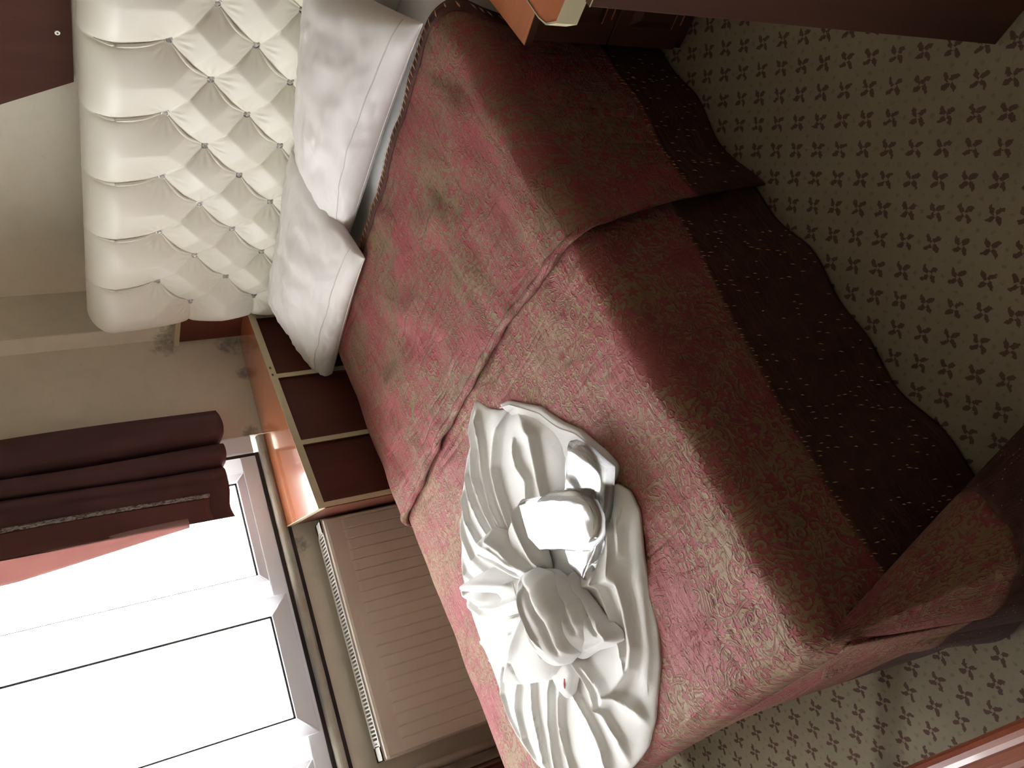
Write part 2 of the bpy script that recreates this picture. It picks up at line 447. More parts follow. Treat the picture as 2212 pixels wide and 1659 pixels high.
# window wall with its opening
WA0, WA1, WZ0, WZ1 = -.60, 1.19, .785, 2.15
b = MB()
b.wbox(-2.45, WA0, -.22, 0, 0, 2.6); b.wbox(WA1, 1.75, -.22, 0, 0, 2.6)
b.wbox(WA0, WA1, -.22, 0, 0, WZ0 - .02); b.wbox(WA0, WA1, -.22, 0, WZ1, 2.6)
struct(b.build('wall_left', M['wall']))
b = MB(); b.wbox(-2.4, -1.35, 0, .012, 0, .08); struct(b.build('baseboard_left', M['redwood'], bevel=.003))

# window: outer casing, frame, two fixed lights, opening sash that stands proud
win = struct(add_obj('window_1', None)); win['label'] = 'white plastic window with a projecting sash above the radiator'
def wpart(name, mat, par, *boxes, bevel=.003):
    q = MB()
    for bx in boxes: q.wbox(*bx)
    return q.build(name, mat, par, bevel=bevel)
del win['label']
# casing strip round the opening
wpart('casing', M['upvc'], win, (1.122, 1.186, -.06, .004, .815, WZ1), (WA0, 1.186, -.06, .004, WZ1 - .06, WZ1 + .0))
# outer frame: bottom rail, right jamb, top, left, two mullions
wpart('frame_rail', M['upvc'], win, (WA0, 1.112, -.07, -.004, .812, .866))
wpart('frame_rail', M['upvc'], win, (WA0, 1.112, -.07, -.004, WZ1 - .12, WZ1 - .06))
for a0, a1 in ((1.056, 1.112), (.598, .655), (.062, .125), (WA0, WA0 + .06)):
    wpart('frame_post', M['upvc_glow'], win, (a0, a1, -.07, -.006, .8655, WZ1 - .12))
wpart('gap_strip', M['black_fill'], win, (1.112, 1.123, -.05, -.006, .80, WZ1 - .06), (WA0, 1.12, -.03, .0, .800, .8125), bevel=0)
def sash(a0, a1, z0, z1, d0, d1, wdt, nm='sash'):
    s = add_obj(nm, None, win)
    q = MB()      # mitred rails
    for P in (((a0, z0), (a1, z0), (a1 - wdt, z0 + wdt), (a0 + wdt, z0 + wdt)), ((a0, z1), (a1, z1), (a1 - wdt, z1 - wdt), (a0 + wdt, z1 - wdt)),
              ((a0, z0), (a0, z1), (a0 + wdt, z1 - wdt), (a0 + wdt, z0 + wdt)), ((a1, z0), (a1, z1), (a1 - wdt, z1 - wdt), (a1 - wdt, z0 + wdt))):
        q = MB(); g = .0007
        cx = sum(p[0] for p in P) / 4; cz = sum(p[1] for p in P) / 4
        P2 = [(p[0] + (cx - p[0]) * g * 4, p[1] + (cz - p[1]) * g * 8) for p in P]
        q.hexa([wp(p[0], d0, p[1]) for p in P2] + [wp(p[0], d1, p[1]) for p in P2])
        q.build('sash_rail', M['upvc' if abs(P[0][1] - P[1][1]) < .001 and P[0][1] < 1 else 'upvc_glow'], s, bevel=.002)
    q = MB(); m = (d0 + d1) / 2; q.wbox(a0 + wdt - .004, a1 - wdt + .004, m - .008, m - .002, z0 + wdt - .004, z1 - wdt + .004)
    q.build('pane', M['glass'], s)
    q = MB(); c = .006
    q.wbox(a0 + wdt, a1 - wdt, m - .001, m + .006, z0 + wdt, z0 + wdt + c); q.wbox(a0 + wdt, a0 + wdt + c, m - .001, m + .006, z0 + wdt, z1 - wdt)
    q.wbox(a1 - wdt - c, a1 - wdt, m - .001, m + .006, z0 + wdt, z1 - wdt)
    q.build('gasket', M['black_fill'], s)
    return s
sash(.655, 1.056, .866, WZ1 - .12, -.06, -.012, .028, 'fixed_light')
sash(.130, .592, .832, WZ1 - .09, .000, .034, .062, 'sash')
sash(-.535, .060, .866, WZ1 - .12, -.06, -.012, .028, 'fixed_light')
# rounded stone sill below the frame
q = MB(); n = 10
prof = [(-.05, .765)] + [(.004 + .020 * math.cos(t), .782 + .017 * math.sin(t)) for t in np.linspace(-1.57, 1.57, n)] + [(-.05, .800)]
V = [wp(1.178, d, z) for d, z in prof] + [wp(-.75, d, z) for d, z in prof]; k = len(prof)
q.add(V, [(i, (i + 1) % k, k + (i + 1) % k, k + i) for i in range(k)] + [tuple(range(k)), tuple(range(k, 2 * k))[::-1]])
struct(q.build('trim_1', M['sillm'], smooth=False))
q = MB(); q.wbox(-.75, 1.184, -.01, .006, .752, .766); struct(q.build('trim_2', M['black_fill']))

# ================================================================== CURTAIN
ct = thing('curtain', 'plum brown curtain hanging in folds at the end of the window', 'curtain', wp(1.07, .07, .93))
keys = [(1.290, .012), (1.279, .060), (1.25, .085), (1.21, .093), (1.175, .083), (1.160, .055), (1.152, .020), (1.147, .050), (1.135, .082), (1.10, .090), (1.078, .075), (1.070, .040), (1.063, .062), (1.048, .083),
        (1.028, .078), (1.018, .060), (.99, .056), (.95, .066), (.91, .082), (.878, .098), (.862, .105)]
KA = np.array([k[0] for k in keys]); KD = np.array([k[1] for k in keys])
cs = np.linspace(0, 1, 120); L = np.r_[0, np.cumsum(np.hypot(np.diff(KA), np.diff(KD)))]; L /= L[-1]
ca = np.interp(cs, L, KA); cdp = np.interp(cs, L, KD)
for _ in range(2):
    ca[1:-1] = (ca[:-2] + 2 * ca[1:-1] + ca[2:]) / 4; cdp[1:-1] = (cdp[:-2] + 2 * cdp[1:-1] + cdp[2:]) / 4
def cur_pt(i_a, i_d, z, s):
    k = (z - .93) / 1.4
    a = i_a + .030 * k * (s - .35) + .004 * np.sin(z * 5 + s * 9)
    d = i_d + .018 * np.sin(z * 2.2 + s * 4) * k + .02 * k + .01
    return a, d
def cur_grid(i0, i1, z0, z1, off, nz=60, name='x', mat=None, zfun=None, solid=.002, extra=0):
    A = ca[i0:i1]; D = cdp[i0:i1]; S = cs[i0:i1]
    zz = np.linspace(0, 1, nz)
    P = np.zeros((nz, len(A), 3))
    for j, t in enumerate(zz):
        zb = z0 + (zfun(S) if zfun is not None else 0); z = zb + (z1 - zb) * t
        a, d = cur_pt(A, D, z, S)
        for i in range(len(A)): P[j, i] = wp(a[i] + extra * (z[i] if hasattr(z, '__len__') else z), d[i] + off, z[i] if hasattr(z, '__len__') else z)
    return P
hem = lambda S: .035 * S + .006 * np.sin(S * 22)
P = cur_grid(0, 120, .918, 2.3, 0, zfun=hem); grid_obj('curtain_cloth', P, M['curtain'], ct, solid=.002)
P = cur_grid(100, 119, .985, 2.3, .0035, zfun=hem); grid_obj('edge_band', P, M['band'], ct, solid=.001)
P = cur_grid(97, 101, .985, 2.3, .006, zfun=hem); grid_obj('braid', P, M['braid'], ct, solid=.001)
P = cur_grid(62, 84, .96, 2.3, .0015, zfun=hem)
# lining that shows beyond the front edge
n1, n2 = 40, 12; P = np.zeros((n1, n2, 3))
for j, z in enumerate(np.linspace(1.10, 2.3, n1)):
    a, d = cur_pt(.866, .10, z, 1.0)
    wd = .012 + .062 * min(1, (z - 1.10) / .5) + .05 * max(0, z - 1.6)
    for i, t in enumerate(np.linspace(0, 1, n2)): P[j, i] = wp(a + .02 - t * (wd + .02), d - .004 + .012 * math.sin(t * 3), z)
grid_obj('lining', P, M['lining'], ct, solid=.0015)

# ================================================================== RADIATOR
ra = thing('radiator', 'cream ribbed panel radiator below the window', 'radiator', wp(.38, .06, .10))
RA0, RA1, RZ0, RZ1 = -.020, .795, .11, .672
RD0, RD1 = .025, .118
# pressed front sheet with upright flutes
N = 21; pa = []
a = RA1 - .012; pa.append((a, 0)); step = (RA1 - RA0 - .024) / N
prof = []
for k in range(N):
    s = RA1 - .012 - k * step
    prof += [(s, -.0), (s - .0035, -.002), (s - .007, 0), (s - .010, .0), ]
prof = [(RA1, -.012), (RA1 - .004, -.003), (RA1 - .008, 0)] + prof + [(RA0 + .010, 0), (RA0 + .004, -.003), (RA0, -.012)]
zs = [(RZ0, -.012), (RZ0 + .01, 0), (RZ0 + .055, 0), (RZ0 + .065, 1), (RZ1 - .072, 1), (RZ1 - .062, 0), (RZ1 - .012, 0), (RZ1 - .004, -.003), (RZ1, -.010)]
P = np.zeros((len(zs), len(prof), 3))
for j, (z, kk) in enumerate(zs):
    for i, (a, dd) in enumerate(prof):
        e = dd if dd in (-.012, -.003) else (dd * (1 if kk == 1 else 0))
        P[j, i] = wp(a, RD1 + e + (kk if kk < 0 else 0) + (.002 if kk == 1 and dd > -.0015 else 0), z)
grid_obj('front_panel', P, M['radiator'], ra, smooth=False, solid=.0015)
q = MB(); q.wbox(RA0 + .002, RA0 + .006, RD0, RD1 - .01, RZ0 + .01, RZ1 - .004); q.build('side_panel', M['radiator'], ra)
q = MB(); q.wbox(RA1 - .006, RA1 - .002, RD0, RD1 - .01, RZ0 + .01, RZ1 - .004); q.build('side_panel', M['radiator'], ra)
q = MB(); q.wbox(RA0 + .01, RA1 - .01, RD0, RD0 + .012, RZ0, RZ1 - .03); q.build('back_panel', M['radiator'], ra)
q = MB(); q.wbox(RA0 + .01, RA1 - .01, RD0 + .02, RD1 - .03, RZ0, RZ1 - .06); q.build('dark_interior', M['hollow_shade'], ra)  # solid block painting the shaded interior under the grille
# top grille: frame, bars
g0, g1 = RD0 + .004, RD1 - .008; gz = RZ1 + .002; gz1 = gz + .004
q = MB(); q.wbox(RA0, RA1, g0, g0 + .016, gz, gz1); q.wbox(RA0, RA1, g1 - .016, g1, gz, gz1)
q.wbox(RA0, RA0 + .045, g0, g1, gz, gz1); q.wbox(RA1 - .045, RA1, g0, g1, gz, gz1); q.wbox(RA0, RA1, g1 - .004, g1, gz - .014, gz1)
q.wbox(RA0, RA0 + .003, g0, g1, gz - .03, gz1); q.wbox(RA1 - .003, RA1, g0, g1, gz - .03, gz1)
gr = q.build('grille', M['grille'], ra)
nb_ = 57; bar = None
for k in range(nb_):
    a = RA0 + .045 + (RA1 - RA0 - .09) * (k + .5) / nb_
    if bar is None:
        q = MB(); q.wbox(a - .0026, a + .0026, g0 + .014, g1 - .014, gz, gz1); bar = q.build('grille_bar', M['grille'], gr); a_first = a
    else:
        c = bar.copy(); COL.objects.link(c); c.location = tuple(WD * (a - a_first))
for aa in (RA0 + .05, RA1 - .05):      # the little moulded end motifs
    q = MB(); q.tube([wp(aa + t * .011 * math.cos(u), (g0 + g1) / 2 + .028 * math.sin(u), gz + .003) for t, u in [(1, x) for x in np.linspace(-1.4, 1.4, 9)]], .003, 5); q.build('end_motif', M['grille'], gr)

# lit strip of wall added as a pipe, and the low cabinet that follows the radiator under the window
q = MB(); q.tube([wp(-.085, .06, .0), wp(-.085, .06, .64)], .016, 12); pp = q.build('lit_wall_pipe', M['pipe'], smooth=True); tag(pp, 'beige upright strip of lit wall built as a pipe at the near end of the radiator', 'pipe')
lc = thing('low_cabinet', 'dark red brown cabinet beside the near end of the radiator', 'cabinet', wp(-.5, .2, 0))
q = MB(); q.wbox(-.95, -.135, .01, .30, .02, .70); q.build('body', M['redwood_v'], lc, bevel=.002)
q = MB(); q.wbox(-.96, -.125, .01, .315, .70, .725); q.build('top_board', M['redwood'], lc, bevel=.002)
q = MB(); q.wbox(-.94, -.56, .30, .316, .05, .69); q.build('door', M['redwood_v'], lc, bevel=.002)
q = MB(); q.wbox(-.55, -.145, .30, .316, .05, .69); q.build('door', M['redwood_v'], lc, bevel=.002)

# ================================================================== WEDGE CABINET between bed and window wall
wc = thing('wedge_cabinet', 'wedge-shaped red brown cabinet with cream edging between the bed and the window wall', 'cabinet', (-2.6, 1.7, 0))
ST = .770; TH = .022
fr0 = np.array([-2.520, 2.108]); fr1 = np.array([-2.449, 1.212])
rr0 = np.array([-2.712, 2.108]); rr1 = np.array(wp(.824, .004, 0))[:2]
q = MB(); q.prism([fr0, rr0, rr1, fr1], ST - TH, ST); q.build('top_board', M['topwood'], wc)
fd = (fr0 - fr1); fl = np.linalg.norm(fd); fd = fd / fl; fn = np.array([fd[1], -fd[0]])       # fn points to the bed
def fp(s, d, z): p = fr1 + fd * s + fn * d; return (p[0], p[1], z)
def fbox(q, s0, s1, d0, d1, z0, z1, m=0): return q.box(d0, d1, s0, s1, z0, z1, m, lambda d, s, z: fp(s, d, z))
q = MB(); fbox(q, 0, fl, .0002, .0022, ST - TH - .001, ST + .0008)
ee = rr1 - fr1; el = np.linalg.norm(ee); ed = ee / el; en = np.array([ed[1], -ed[0]]);
if en[1] > 0: en = -en
P = [(*(fr1 + fn * .002 + en * 0), ST - TH), (*(rr1), ST - TH), (*(rr1 + en * .002), ST - TH), (*(fr1 + fn * .002 + en * .002), ST - TH)]
q.hexa(P + [(p[0], p[1], ST + .0008) for p in P]); eb = q.build('edge_banding', M['cream_edge'], wc)
for s, z in ((.558, ST - .009), (.590, ST - .009)):
    c = fp(s, .0026, z); V = [fp(s + .006 * math.cos(t), .0026, z + .004 * math.sin(t)) for t in np.linspace(0, 6.283, 10, False)]
    V2 = [fp(s + .006 * math.cos(t), .002, z + .004 * math.sin(t)) for t in np.linspace(0, 6.283, 10, False)]
    q = MB(); q.add(V + V2, [tuple(range(10)), tuple(range(10, 20))[::-1]] + [(i, (i + 1) % 10, 10 + (i + 1) % 10, 10 + i) for i in range(10)]); q.build('screw_cap', M['knob'], wc)
divs = [.012, .262, .556, .846]
for i, s in enumerate(divs):
    q = MB(); fbox(q, s - .009, s + .009, -.17 if i else -.005, -.006, .02, ST - TH); dv = q.build('divider', M['redwood_v'], wc)
    q = MB(); fbox(q, s - .009, s + .009, -.006, -.0035, .02, ST - TH); q.build('edge_banding', M['cream_edge'], dv)
ends = [.003] + divs + [fl]
for i in range(len(divs)):
    s0 = divs[i] + .009; s1 = (divs[i + 1] - .009) if i + 1 < len(divs) else fl - .004
    q = MB(); fbox(q, s0, s1, -.035, -.016, .02, ST - TH); q.build('front_panel', M['redwood_v'], wc)
q = MB(); q.prism([fr1 + fd * .0 - fn * .006, rr1 + (fr1 - rr1) * .03, rr1 + (fr1 - rr1) * .03 + fd * .018, fr1 + fd * .018 - fn * .006], .0, ST - TH); q.build('side_panel', M['redwood'], wc)

# ================================================================== BACK BOARD and HEADBOARD
bb = thing('back_board', 'red brown board with cream top edge, standing behind the tufted headboard', 'board', (-1.8, 2.13, 0))
q = MB(); q.box(-2.695, -.93, 2.112, 2.138, 0, .99); q.build('board', M['redwood'], bb, bevel=.001)
q = MB(); q.box(-2.706, -.93, 2.104, 2.140, .99, 1.008); q.build('edge_banding', M['cream_edge'], bb, bevel=.001)

hb = thing('headboard', 'cream leatherette headboard, diamond tufted with crystal buttons', 'headboard', (-1.745, 2.08, .45))
HX0, HX1, HZ0, HZ1 = -2.515, -.975, .42, 1.293
BX, BS = -1.398, .2215; RZ = [1.090, .980, .873, .766, .659, .552]
btn = []
for r, z in enumerate(RZ):
    for k in range(-6, 7):
        x = BX + k * BS + (BS / 2 if r % 2 else 0)
        if HX0 + .10 < x < HX1 - .08: btn.append((x, z, r))
btn_xy = np.array([(x, z) for x, z, r in btn])
segs = []
for x, z, r in btn:
    for dx in (-1, 1):
        x2 = x + dx * BS / 2
        if r + 1 < len(RZ):
            if HX0 + .10 < x2 < HX1 - .08: segs.append((x, z, x2, RZ[r + 1]))
    if r == 0: segs.append((x, z, x, HZ1 + .02))
for r, z in enumerate(RZ):
    xs = [x for x, zz, rr in btn if rr == r]
    if r % 2: segs.append((min(xs), z, HX0 - .02, z)); segs.append((max(xs), z, HX1 + .02, z))
def axis_samples(a, b, nmid, r=.085, ne=16):
    t = np.linspace(0, math.pi / 2, ne)[:-1]; e = r * (1 - np.cos(t))
    return np.r_[a + e, np.linspace(a + r, b - r, nmid), (b - e)[::-1]]
xs = axis_samples(HX0, HX1, 330); zs_ = axis_samples(HZ0, HZ1, 170)
X, Z = np.meshgrid(xs, zs_)
# rounded corners: pull outside points back to the outline
CR = .07
for sx, cx in ((-1, HX0 + CR), (1, HX1 - CR)):
    cz = HZ1 - CR
    m = ((X - cx) * sx > 0) & (Z > cz)
    dx = X - cx; dz = Z - cz; mx_ = np.maximum(np.abs(dx), np.abs(dz)); rr_ = np.hypot(dx, dz) + 1e-9
    f = np.where(m, mx_ / rr_, 1); X = np.where(m, cx + dx * f, X); Z = np.where(m, cz + dz * f, Z)
def rsd(X, Z):
    hx = (HX1 - HX0) / 2; hz = (HZ1 - HZ0) / 2; qx = np.abs(X - (HX0 + HX1) / 2) - (hx - CR); qz = np.where(Z > .9, np.abs(Z - (HZ0 + HZ1) / 2), 0) - (hz - CR)
    return -(np.hypot(np.maximum(qx, 0), np.maximum(qz, 0)) + np.minimum(np.maximum(qx, qz), 0) - CR)
def hb_y(X, Z):
    pts = np.stack([X.ravel(), Z.ravel()], 1)
    ds = np.zeros(len(pts)); KS = 55.0
    for x1, z1, x2, z2 in segs:
        a = np.array([x1, z1]); v = np.array([x2 - x1, z2 - z1]); t = np.clip(((pts - a) @ v) / (v @ v), 0, 1)
        ds += (np.hypot(*(pts - a - t[:, None] * v).T) + 1e-6) ** -5.0
    ds = ds ** (-1 / 5.0)
    db = np.full(len(pts), 9.0); an = np.zeros(len(pts))
    for x, z in btn_xy:
        d = np.hypot(pts[:, 0] - x, pts[:, 1] - z); k = d < db; db[k] = d[k]; an[k] = np.arctan2(pts[k, 1] - z, pts[k, 0] - x)
    puff = .034 * (1 - np.exp(-(ds / .042) ** .8)) * (1 - np.exp(-db / .08)) + .026 * (1 - np.exp(-(db / .06) ** 1.3)) + .006 * (1 - np.exp(-ds / .005))
    puff += .0016 * np.sin(an * 13) * np.exp(-((db - .035) / .018) ** 2)
    d = np.maximum(rsd(X, Z).ravel(), 0); r = .085
    e = np.where(d < r, 1 - np.sqrt(np.maximum(0, 1 - (1 - d / r) ** 2)), 0)
    y = 2.052 - puff * (1 - .75 * e) + .058 * e
    return y.reshape(X.shape)
Y = hb_y(X, Z); P = np.stack([X, Y, Z], -1)
cush = grid_obj('tufted_cover', P, M['headboard'], hb, flip=False)
q = MB(); q.box(HX0 + .01, HX1 - .01, 2.095, 2.1115, .30, HZ1 - .03); q.build('back_frame', M['headboard'], hb, bevel=.01)
# buttons
def button_mesh():
    q = MB(); n = 14; V = []; F = []
    ring = [(.0105, .000), (.0115, -.003), (.0105, -.0055), (.0085, -.0055), (.008, -.003)]
    for r_, y_ in ring: V += [(r_ * math.cos(6.2832 * k / n), y_, r_ * math.sin(6.2832 * k / n)) for k in range(n)]
    for j in range(len(ring) - 1): F += [(j * n + k, j * n + (k + 1) % n, (j + 1) * n + (k + 1) % n, (j + 1) * n + k) for k in range(n)]
    q.add(V, F, 0)
    g = 8; V = [(.008 * math.cos(6.2832 * k / g), -.003, .008 * math.sin(6.2832 * k / g)) for k in range(g)] + [(.0042 * math.cos(6.2832 * (k + .5) / g), -.0078, .0042 * math.sin(6.2832 * (k + .5) / g)) for k in range(g)]
    F = [(k, (k + 1) % g, g + k) for k in range(g)] + [((k + 1) % g, g + (k + 1) % g, g + k) for k in range(g)] + [tuple(range(g, 2 * g))]
    q.add(V, F, 1)
    me = bpy.data.meshes.new('button'); me.from_pydata(q.V, [], q.F); me.materials.append(M['chrome']); me.materials.append(M['gem'])
    me.polygons.foreach_set('material_index', q.M); return me
bme = button_mesh()
for x, z in btn_xy:
    o = add_obj('button', bme, hb); y = float(hb_y(np.array([[x]]), np.array([[z]]))[0, 0])
    o.location = (x + 1.745, y - 2.08 - .001, z - .45); o.rotation_euler = (random.uniform(-.1, .1), random.uniform(0, 3), random.uniform(-.1, .1))

# sewn pleats: one diagonal of the tufting and the upright seams above the top row show as crisp folds
def fold_line(x1, z1, x2, z2):
    t = np.linspace(.06, .94, 18); x = x1 + (x2 - x1) * t; z = z1 + (z2 - z1) * t
    d = np.array([x2 - x1, z2 - z1]); d /= np.linalg.norm(d); nx_, nz_ = (-d[1], d[0])
    if nx_ > 0: nx_, nz_ = -nx_, -nz_
    bow = .006 * np.sin(t * math.pi)
    xx = x + nx_ * bow; zz = z + nz_ * bow; yy = hb_y(xx[None], zz[None])[0] + .0012
    q = MB(); q.tube(list(zip(xx, yy, zz)), [.0046 * math.sin(math.pi * (.12 + .76 * k)) + .0006 for k in t], 6)
    q.build('pleat_fold', M['headboard'], hb, smooth=True)
for x1, z1, x2, z2 in segs:
    if z2 < z1 and x2 < x1 and z1 != z2 and x2 > HX0: fold_line(x1, z1, x2, z2)
    elif x1 == x2: fold_line(x1, z1, x2, HZ1 - .02)
# dark wooden wall panel above the headboard
wpn = thing('wall_panel', 'dark maroon wooden panel with a slanting end fixed to the wall above the headboard', 'panel', (-1.4, YB, 1.276))
q = MB(); pts = [(-1.738, 1.276), (-.9, 1.276), (-.9, 2.0), (-2.055, 2.0)]
V = [(x, YB - .018, z) for x, z in pts] + [(x, YB, z) for x, z in pts]
q.add(V, [(0, 1, 2, 3), (7, 6, 5, 4)] + [(i, (i + 1) % 4, 4 + (i + 1) % 4, 4 + i) for i in range(4)]); q.build('board', M['panelw'], wpn, bevel=.001)
q = MB(); n = 12; c = (-1.583, YB - .020, 1.311)
V = [(c[0] + .008 * math.cos(6.2832 * k / n), c[1] + .003, c[2] + .008 * math.sin(6.2832 * k / n)) for k in range(n)] + [(c[0] + .0065 * math.cos(6.2832 * k / n), c[1], c[2] + .0065 * math.sin(6.2832 * k / n)) for k in range(n)]
q.add(V, [(k, (k + 1) % n, n + (k + 1) % n, n + k) for k in range(n)] + [tuple(range(n, 2 * n))]); sc_ = q.build('screw', M['screw'], wpn)
q = MB(); q.box(c[0] - .003, c[0] + .003, c[1] - .0006, c[1] + .0005, c[2] - .001, c[2] + .001); q.box(c[0] - .001, c[0] + .001, c[1] - .0006, c[1] + .0005, c[2] - .003, c[2] + .003); q.build('cross_slot', M['hollow_shade'], sc_)

# ================================================================== BED
bed = thing('bed', 'double bed under rose brocade coverlets, mattress in a white sheet', 'bed', (-1.75, 1.05, 0))
q = MB(); q.box(-2.39, -1.11, .25, 2.03, .06, .28); q.build('base', M['redwood_v'], bed, bevel=.01)
for lx, ly in ((-2.33, .3), (-1.17, .3), (-2.33, 1.95), (-1.17, 1.95)):
    q = MB(); q.tube([(lx, ly, 0), (lx, ly, .07)], .03, 10); q.build('leg', M['redwood_v'], bed)
q = MB(); q.box(-2.41, -1.085, .168, 2.02, .28, .520); q.build('mattress', M['sheet'], bed, bevel=.045, seg=5, smooth=True)
ns_ = make_noise(3, 12, 2, 7)
Xs, Ys = np.meshgrid(np.linspace(-2.425, -1.07, 110), np.linspace(1.70, 2.035, 40))
ex = np.maximum(np.abs(Xs + 1.7475) - .635, 0); ez = .0425 - np.sqrt(np.maximum(0, .0425 ** 2 - ex ** 2))
Zs = .527 + .003 * ns_(Xs, Ys) - ez * 1.6
P = np.stack([Xs, Ys, Zs], -1); grid_obj('sheet', P, M['sheet'], bed)

# coverlets -----------------------------------------------------------------
XC, HW, RC = -1.747, .672, .055
def drape(s, ztop, off, floorz, flare, fold):
    """cross-section: arc length s from the middle -> x, z ; off = extra outward thickness"""
    sg = np.sign(s); a = np.abs(s); L0 = HW - RC; arc = RC * math.pi / 2
    x = np.where(a < L0, a, np.where(a < L0 + arc, L0 + RC * np.sin(np.clip((a - L0) / RC, 0, math.pi / 2)), HW))
    z = np.where(a < L0, 0, np.where(a < L0 + arc, -RC * (1 - np.cos(np.clip((a - L0) / RC, 0, math.pi / 2))), -RC - (a - L0 - arc)))
    dn = np.clip((a - L0 - arc) / .46, 0, 1)
    x = x + off * np.clip((a - L0) / arc, 0, 1) + flare * dn + fold * dn
    return XC + sg * x, np.maximum(ztop + z + off * (a < L0 + arc), floorz)
SE = HW - RC + RC * math.pi / 2          # arc length at which the side starts to hang straight
def coverlet(name_, S, T, yfun, ztop, off, seed, floorz, flare_r, wr=.0025, band=None):
    nz1 = make_noise(seed, 16, 1.5, 9, (.9, .5)); nz2 = make_noise(seed + 5, 10, 3, 7)
    SS, TT = np.meshgrid(S, T)
    if band is not None:
        nk = 70; c0 = len(S) - nk; bl = band(yfun(SS[:, -1:], TT[:, -1:]))
        w1 = np.linspace(0, 1, 36)[1:]; w2 = np.linspace(0, 1, 36)[1:]
        SS[:, c0:c0 + 35] = SE + bl * w1; SS[:, c0 + 35:] = SE + bl + (FLOORLEN - bl) * w2
    Y = yfun(SS, TT)
    fold = .011 * np.sin(Y * 11 + seed) + .007 * np.sin(Y * 27 + 2 * seed)
    X, Z = drape(SS, ztop, off, floorz, np.where(SS > 0, flare_r, .012), fold)
    top = np.clip((SE - np.abs(SS)) / .1, 0, 1)
    Z = Z + top * (wr * nz1(X, Y) + .0015 * np.abs(nz2(X, Y)))
    return SS, TT, X, Y, Z
ZT = .532
FLOORLEN = .468
def split_obj(parent, X, Y, Z, SS, TT, mask, matA, matB, nameA, nameB, solid=.004):
    P = np.stack([X, Y, Z], -1); UV = np.stack([SS, TT], -1)
    ny, nx = X.shape; F = np.array(grid_faces(ny, nx))
    fm = mask.ravel()[F].mean(1) > .5
    for nm, m, sel in ((nameA, matA, ~fm), (nameB, matB, fm)):
        if not sel.any(): continue
        f = F[sel]; used = np.unique(f); re = np.zeros(ny * nx, int); re[used] = np.arange(len(used))
        o = mesh_obj(nm, P.reshape(-1, 3)[used], re[f], m, parent, True, UV.reshape(-1, 2)[used])
        if solid: md = o.modifiers.new('s', 'SOLIDIFY'); md.thickness = solid; md.offset = 1
# lower coverlet (foot half)
cv2 = thing('coverlet', 'rose and tan brocade coverlet over the foot half of the bed', 'coverlet', (-1.75, .6, .5), 'rose brocade coverlets on the bed')
S = np.r_[np.linspace(-SE - .36, -SE - .02, 26), np.linspace(-SE, SE, 200), np.linspace(SE + .006, SE + FLOORLEN, 70)]
T = np.r_[np.linspace(1.16, .17, 150), .115 + .055 * np.cos(np.linspace(0, math.pi / 2, 8))[1:]]
def y2(SS, TT): return TT + .0 * SS
SS, TT, X, Y, Z = coverlet('c', S, T, y2, ZT, .0, 11, .004, .030, band=lambda y: ZT - .06 - np.interp(y, [.37, .5, .85, .97, 1.1], [.345, .33, .301, .276, .262]))
kx = np.clip((.17 - TT) / .055, 0, 1); Z = np.where(np.abs(SS) < SE, Z - .055 * (1 - np.sqrt(np.maximum(0, 1 - kx ** 2))), Z)
dn_r = (SS - SE)
bl2 = ZT - .06 - np.interp(TT, [.37, .5, .85, .97, 1.1], [.345, .33, .301, .276, .262])
mask = (np.arange(X.shape[1])[None, :] >= X.shape[1] - 35) & (X > -9)
def band1(y): return ZT - .045 - np.interp(y, [1.08, 1.3, 1.5], [.236, .20, .20])
split_obj(cv2, X, Y, Z, SS, TT, mask, M['cov2'], M['border'], 'cover', 'border')
# foot drape
nf = make_noise(31, 8, 1, 5)
sx = np.linspace(-HW, HW, 150); tz = np.linspace(0, 1, 40)
SX, TZ = np.meshgrid(sx, tz)
bulge = .116 - .012 - np.interp(XC + SX, [-2.42, -1.82, -1.62, -1.45, -1.25, -1.10], [.205, .200, .145, .090, .060, .052]) + .004 * np.sin(SX * 23)
PX = XC + SX * (1 + .012 * TZ); PY_ = .116 - TZ * (bulge + .012); PZ = ZT - .053 - TZ * .474
split_obj(cv2, PX, PY_, PZ, SX, -TZ * .47, TZ > .55, M['cov2'], M['border'], 'foot_drape', 'foot_border', solid=.004)
# corner fold that swings out from the foot corner of the bed
A = np.array([-1.083, .135, .515])
Hk = np.array([(-1.045, .30), (-1.035, .235), (-.985, .235), (-.915, .300), (-.855, .335), (-.800, .300), (-.785, .20), (-.82, .11), (-.92, .055), (-1.02, .040), (-1.10, .062), (-1.20, .045), (-1.27, .062), (-1.34, .09)])
tk = np.linspace(0, 1, len(Hk)); tt = np.linspace(0, 1, 90)
hx = np.interp(tt, tk, Hk[:, 0]); hy = np.interp(tt, tk, Hk[:, 1])
for _ in range(3):
    hx[1:-1] = (hx[:-2] + 2 * hx[1:-1] + hx[2:]) / 4; hy[1:-1] = (hy[:-2] + 2 * hy[1:-1] + hy[2:]) / 4
kk = np.linspace(0.02, 1, 40)[:, None]
tip = np.clip((tt - .80) / .2, 0, 1)
ax_ = A[0] - .16 * tip; ay_ = A[1] - .03 * tip
CX = ax_ + (hx - ax_) * kk ** 1.12 + .004 * np.sin(tt * 40) * kk; CY = ay_ + (hy - ay_) * kk ** 1.05 + .004 * np.cos(tt * 33) * kk
az = A[2] - .09 * tip
CZ = az + (.012 - az) * kk + .015 * np.sin(kk * 3.14) * (1 - tip)
SSc = (tt * 1.2) + 0 * kk; TTc = -kk * .5 + 0 * tt
split_obj(cv2, CX, CY, CZ, SSc, TTc, (kk > .62) & (tt > -1), M['cov2'], M['border'], 'corner_fold', 'corner_border', solid=.004)

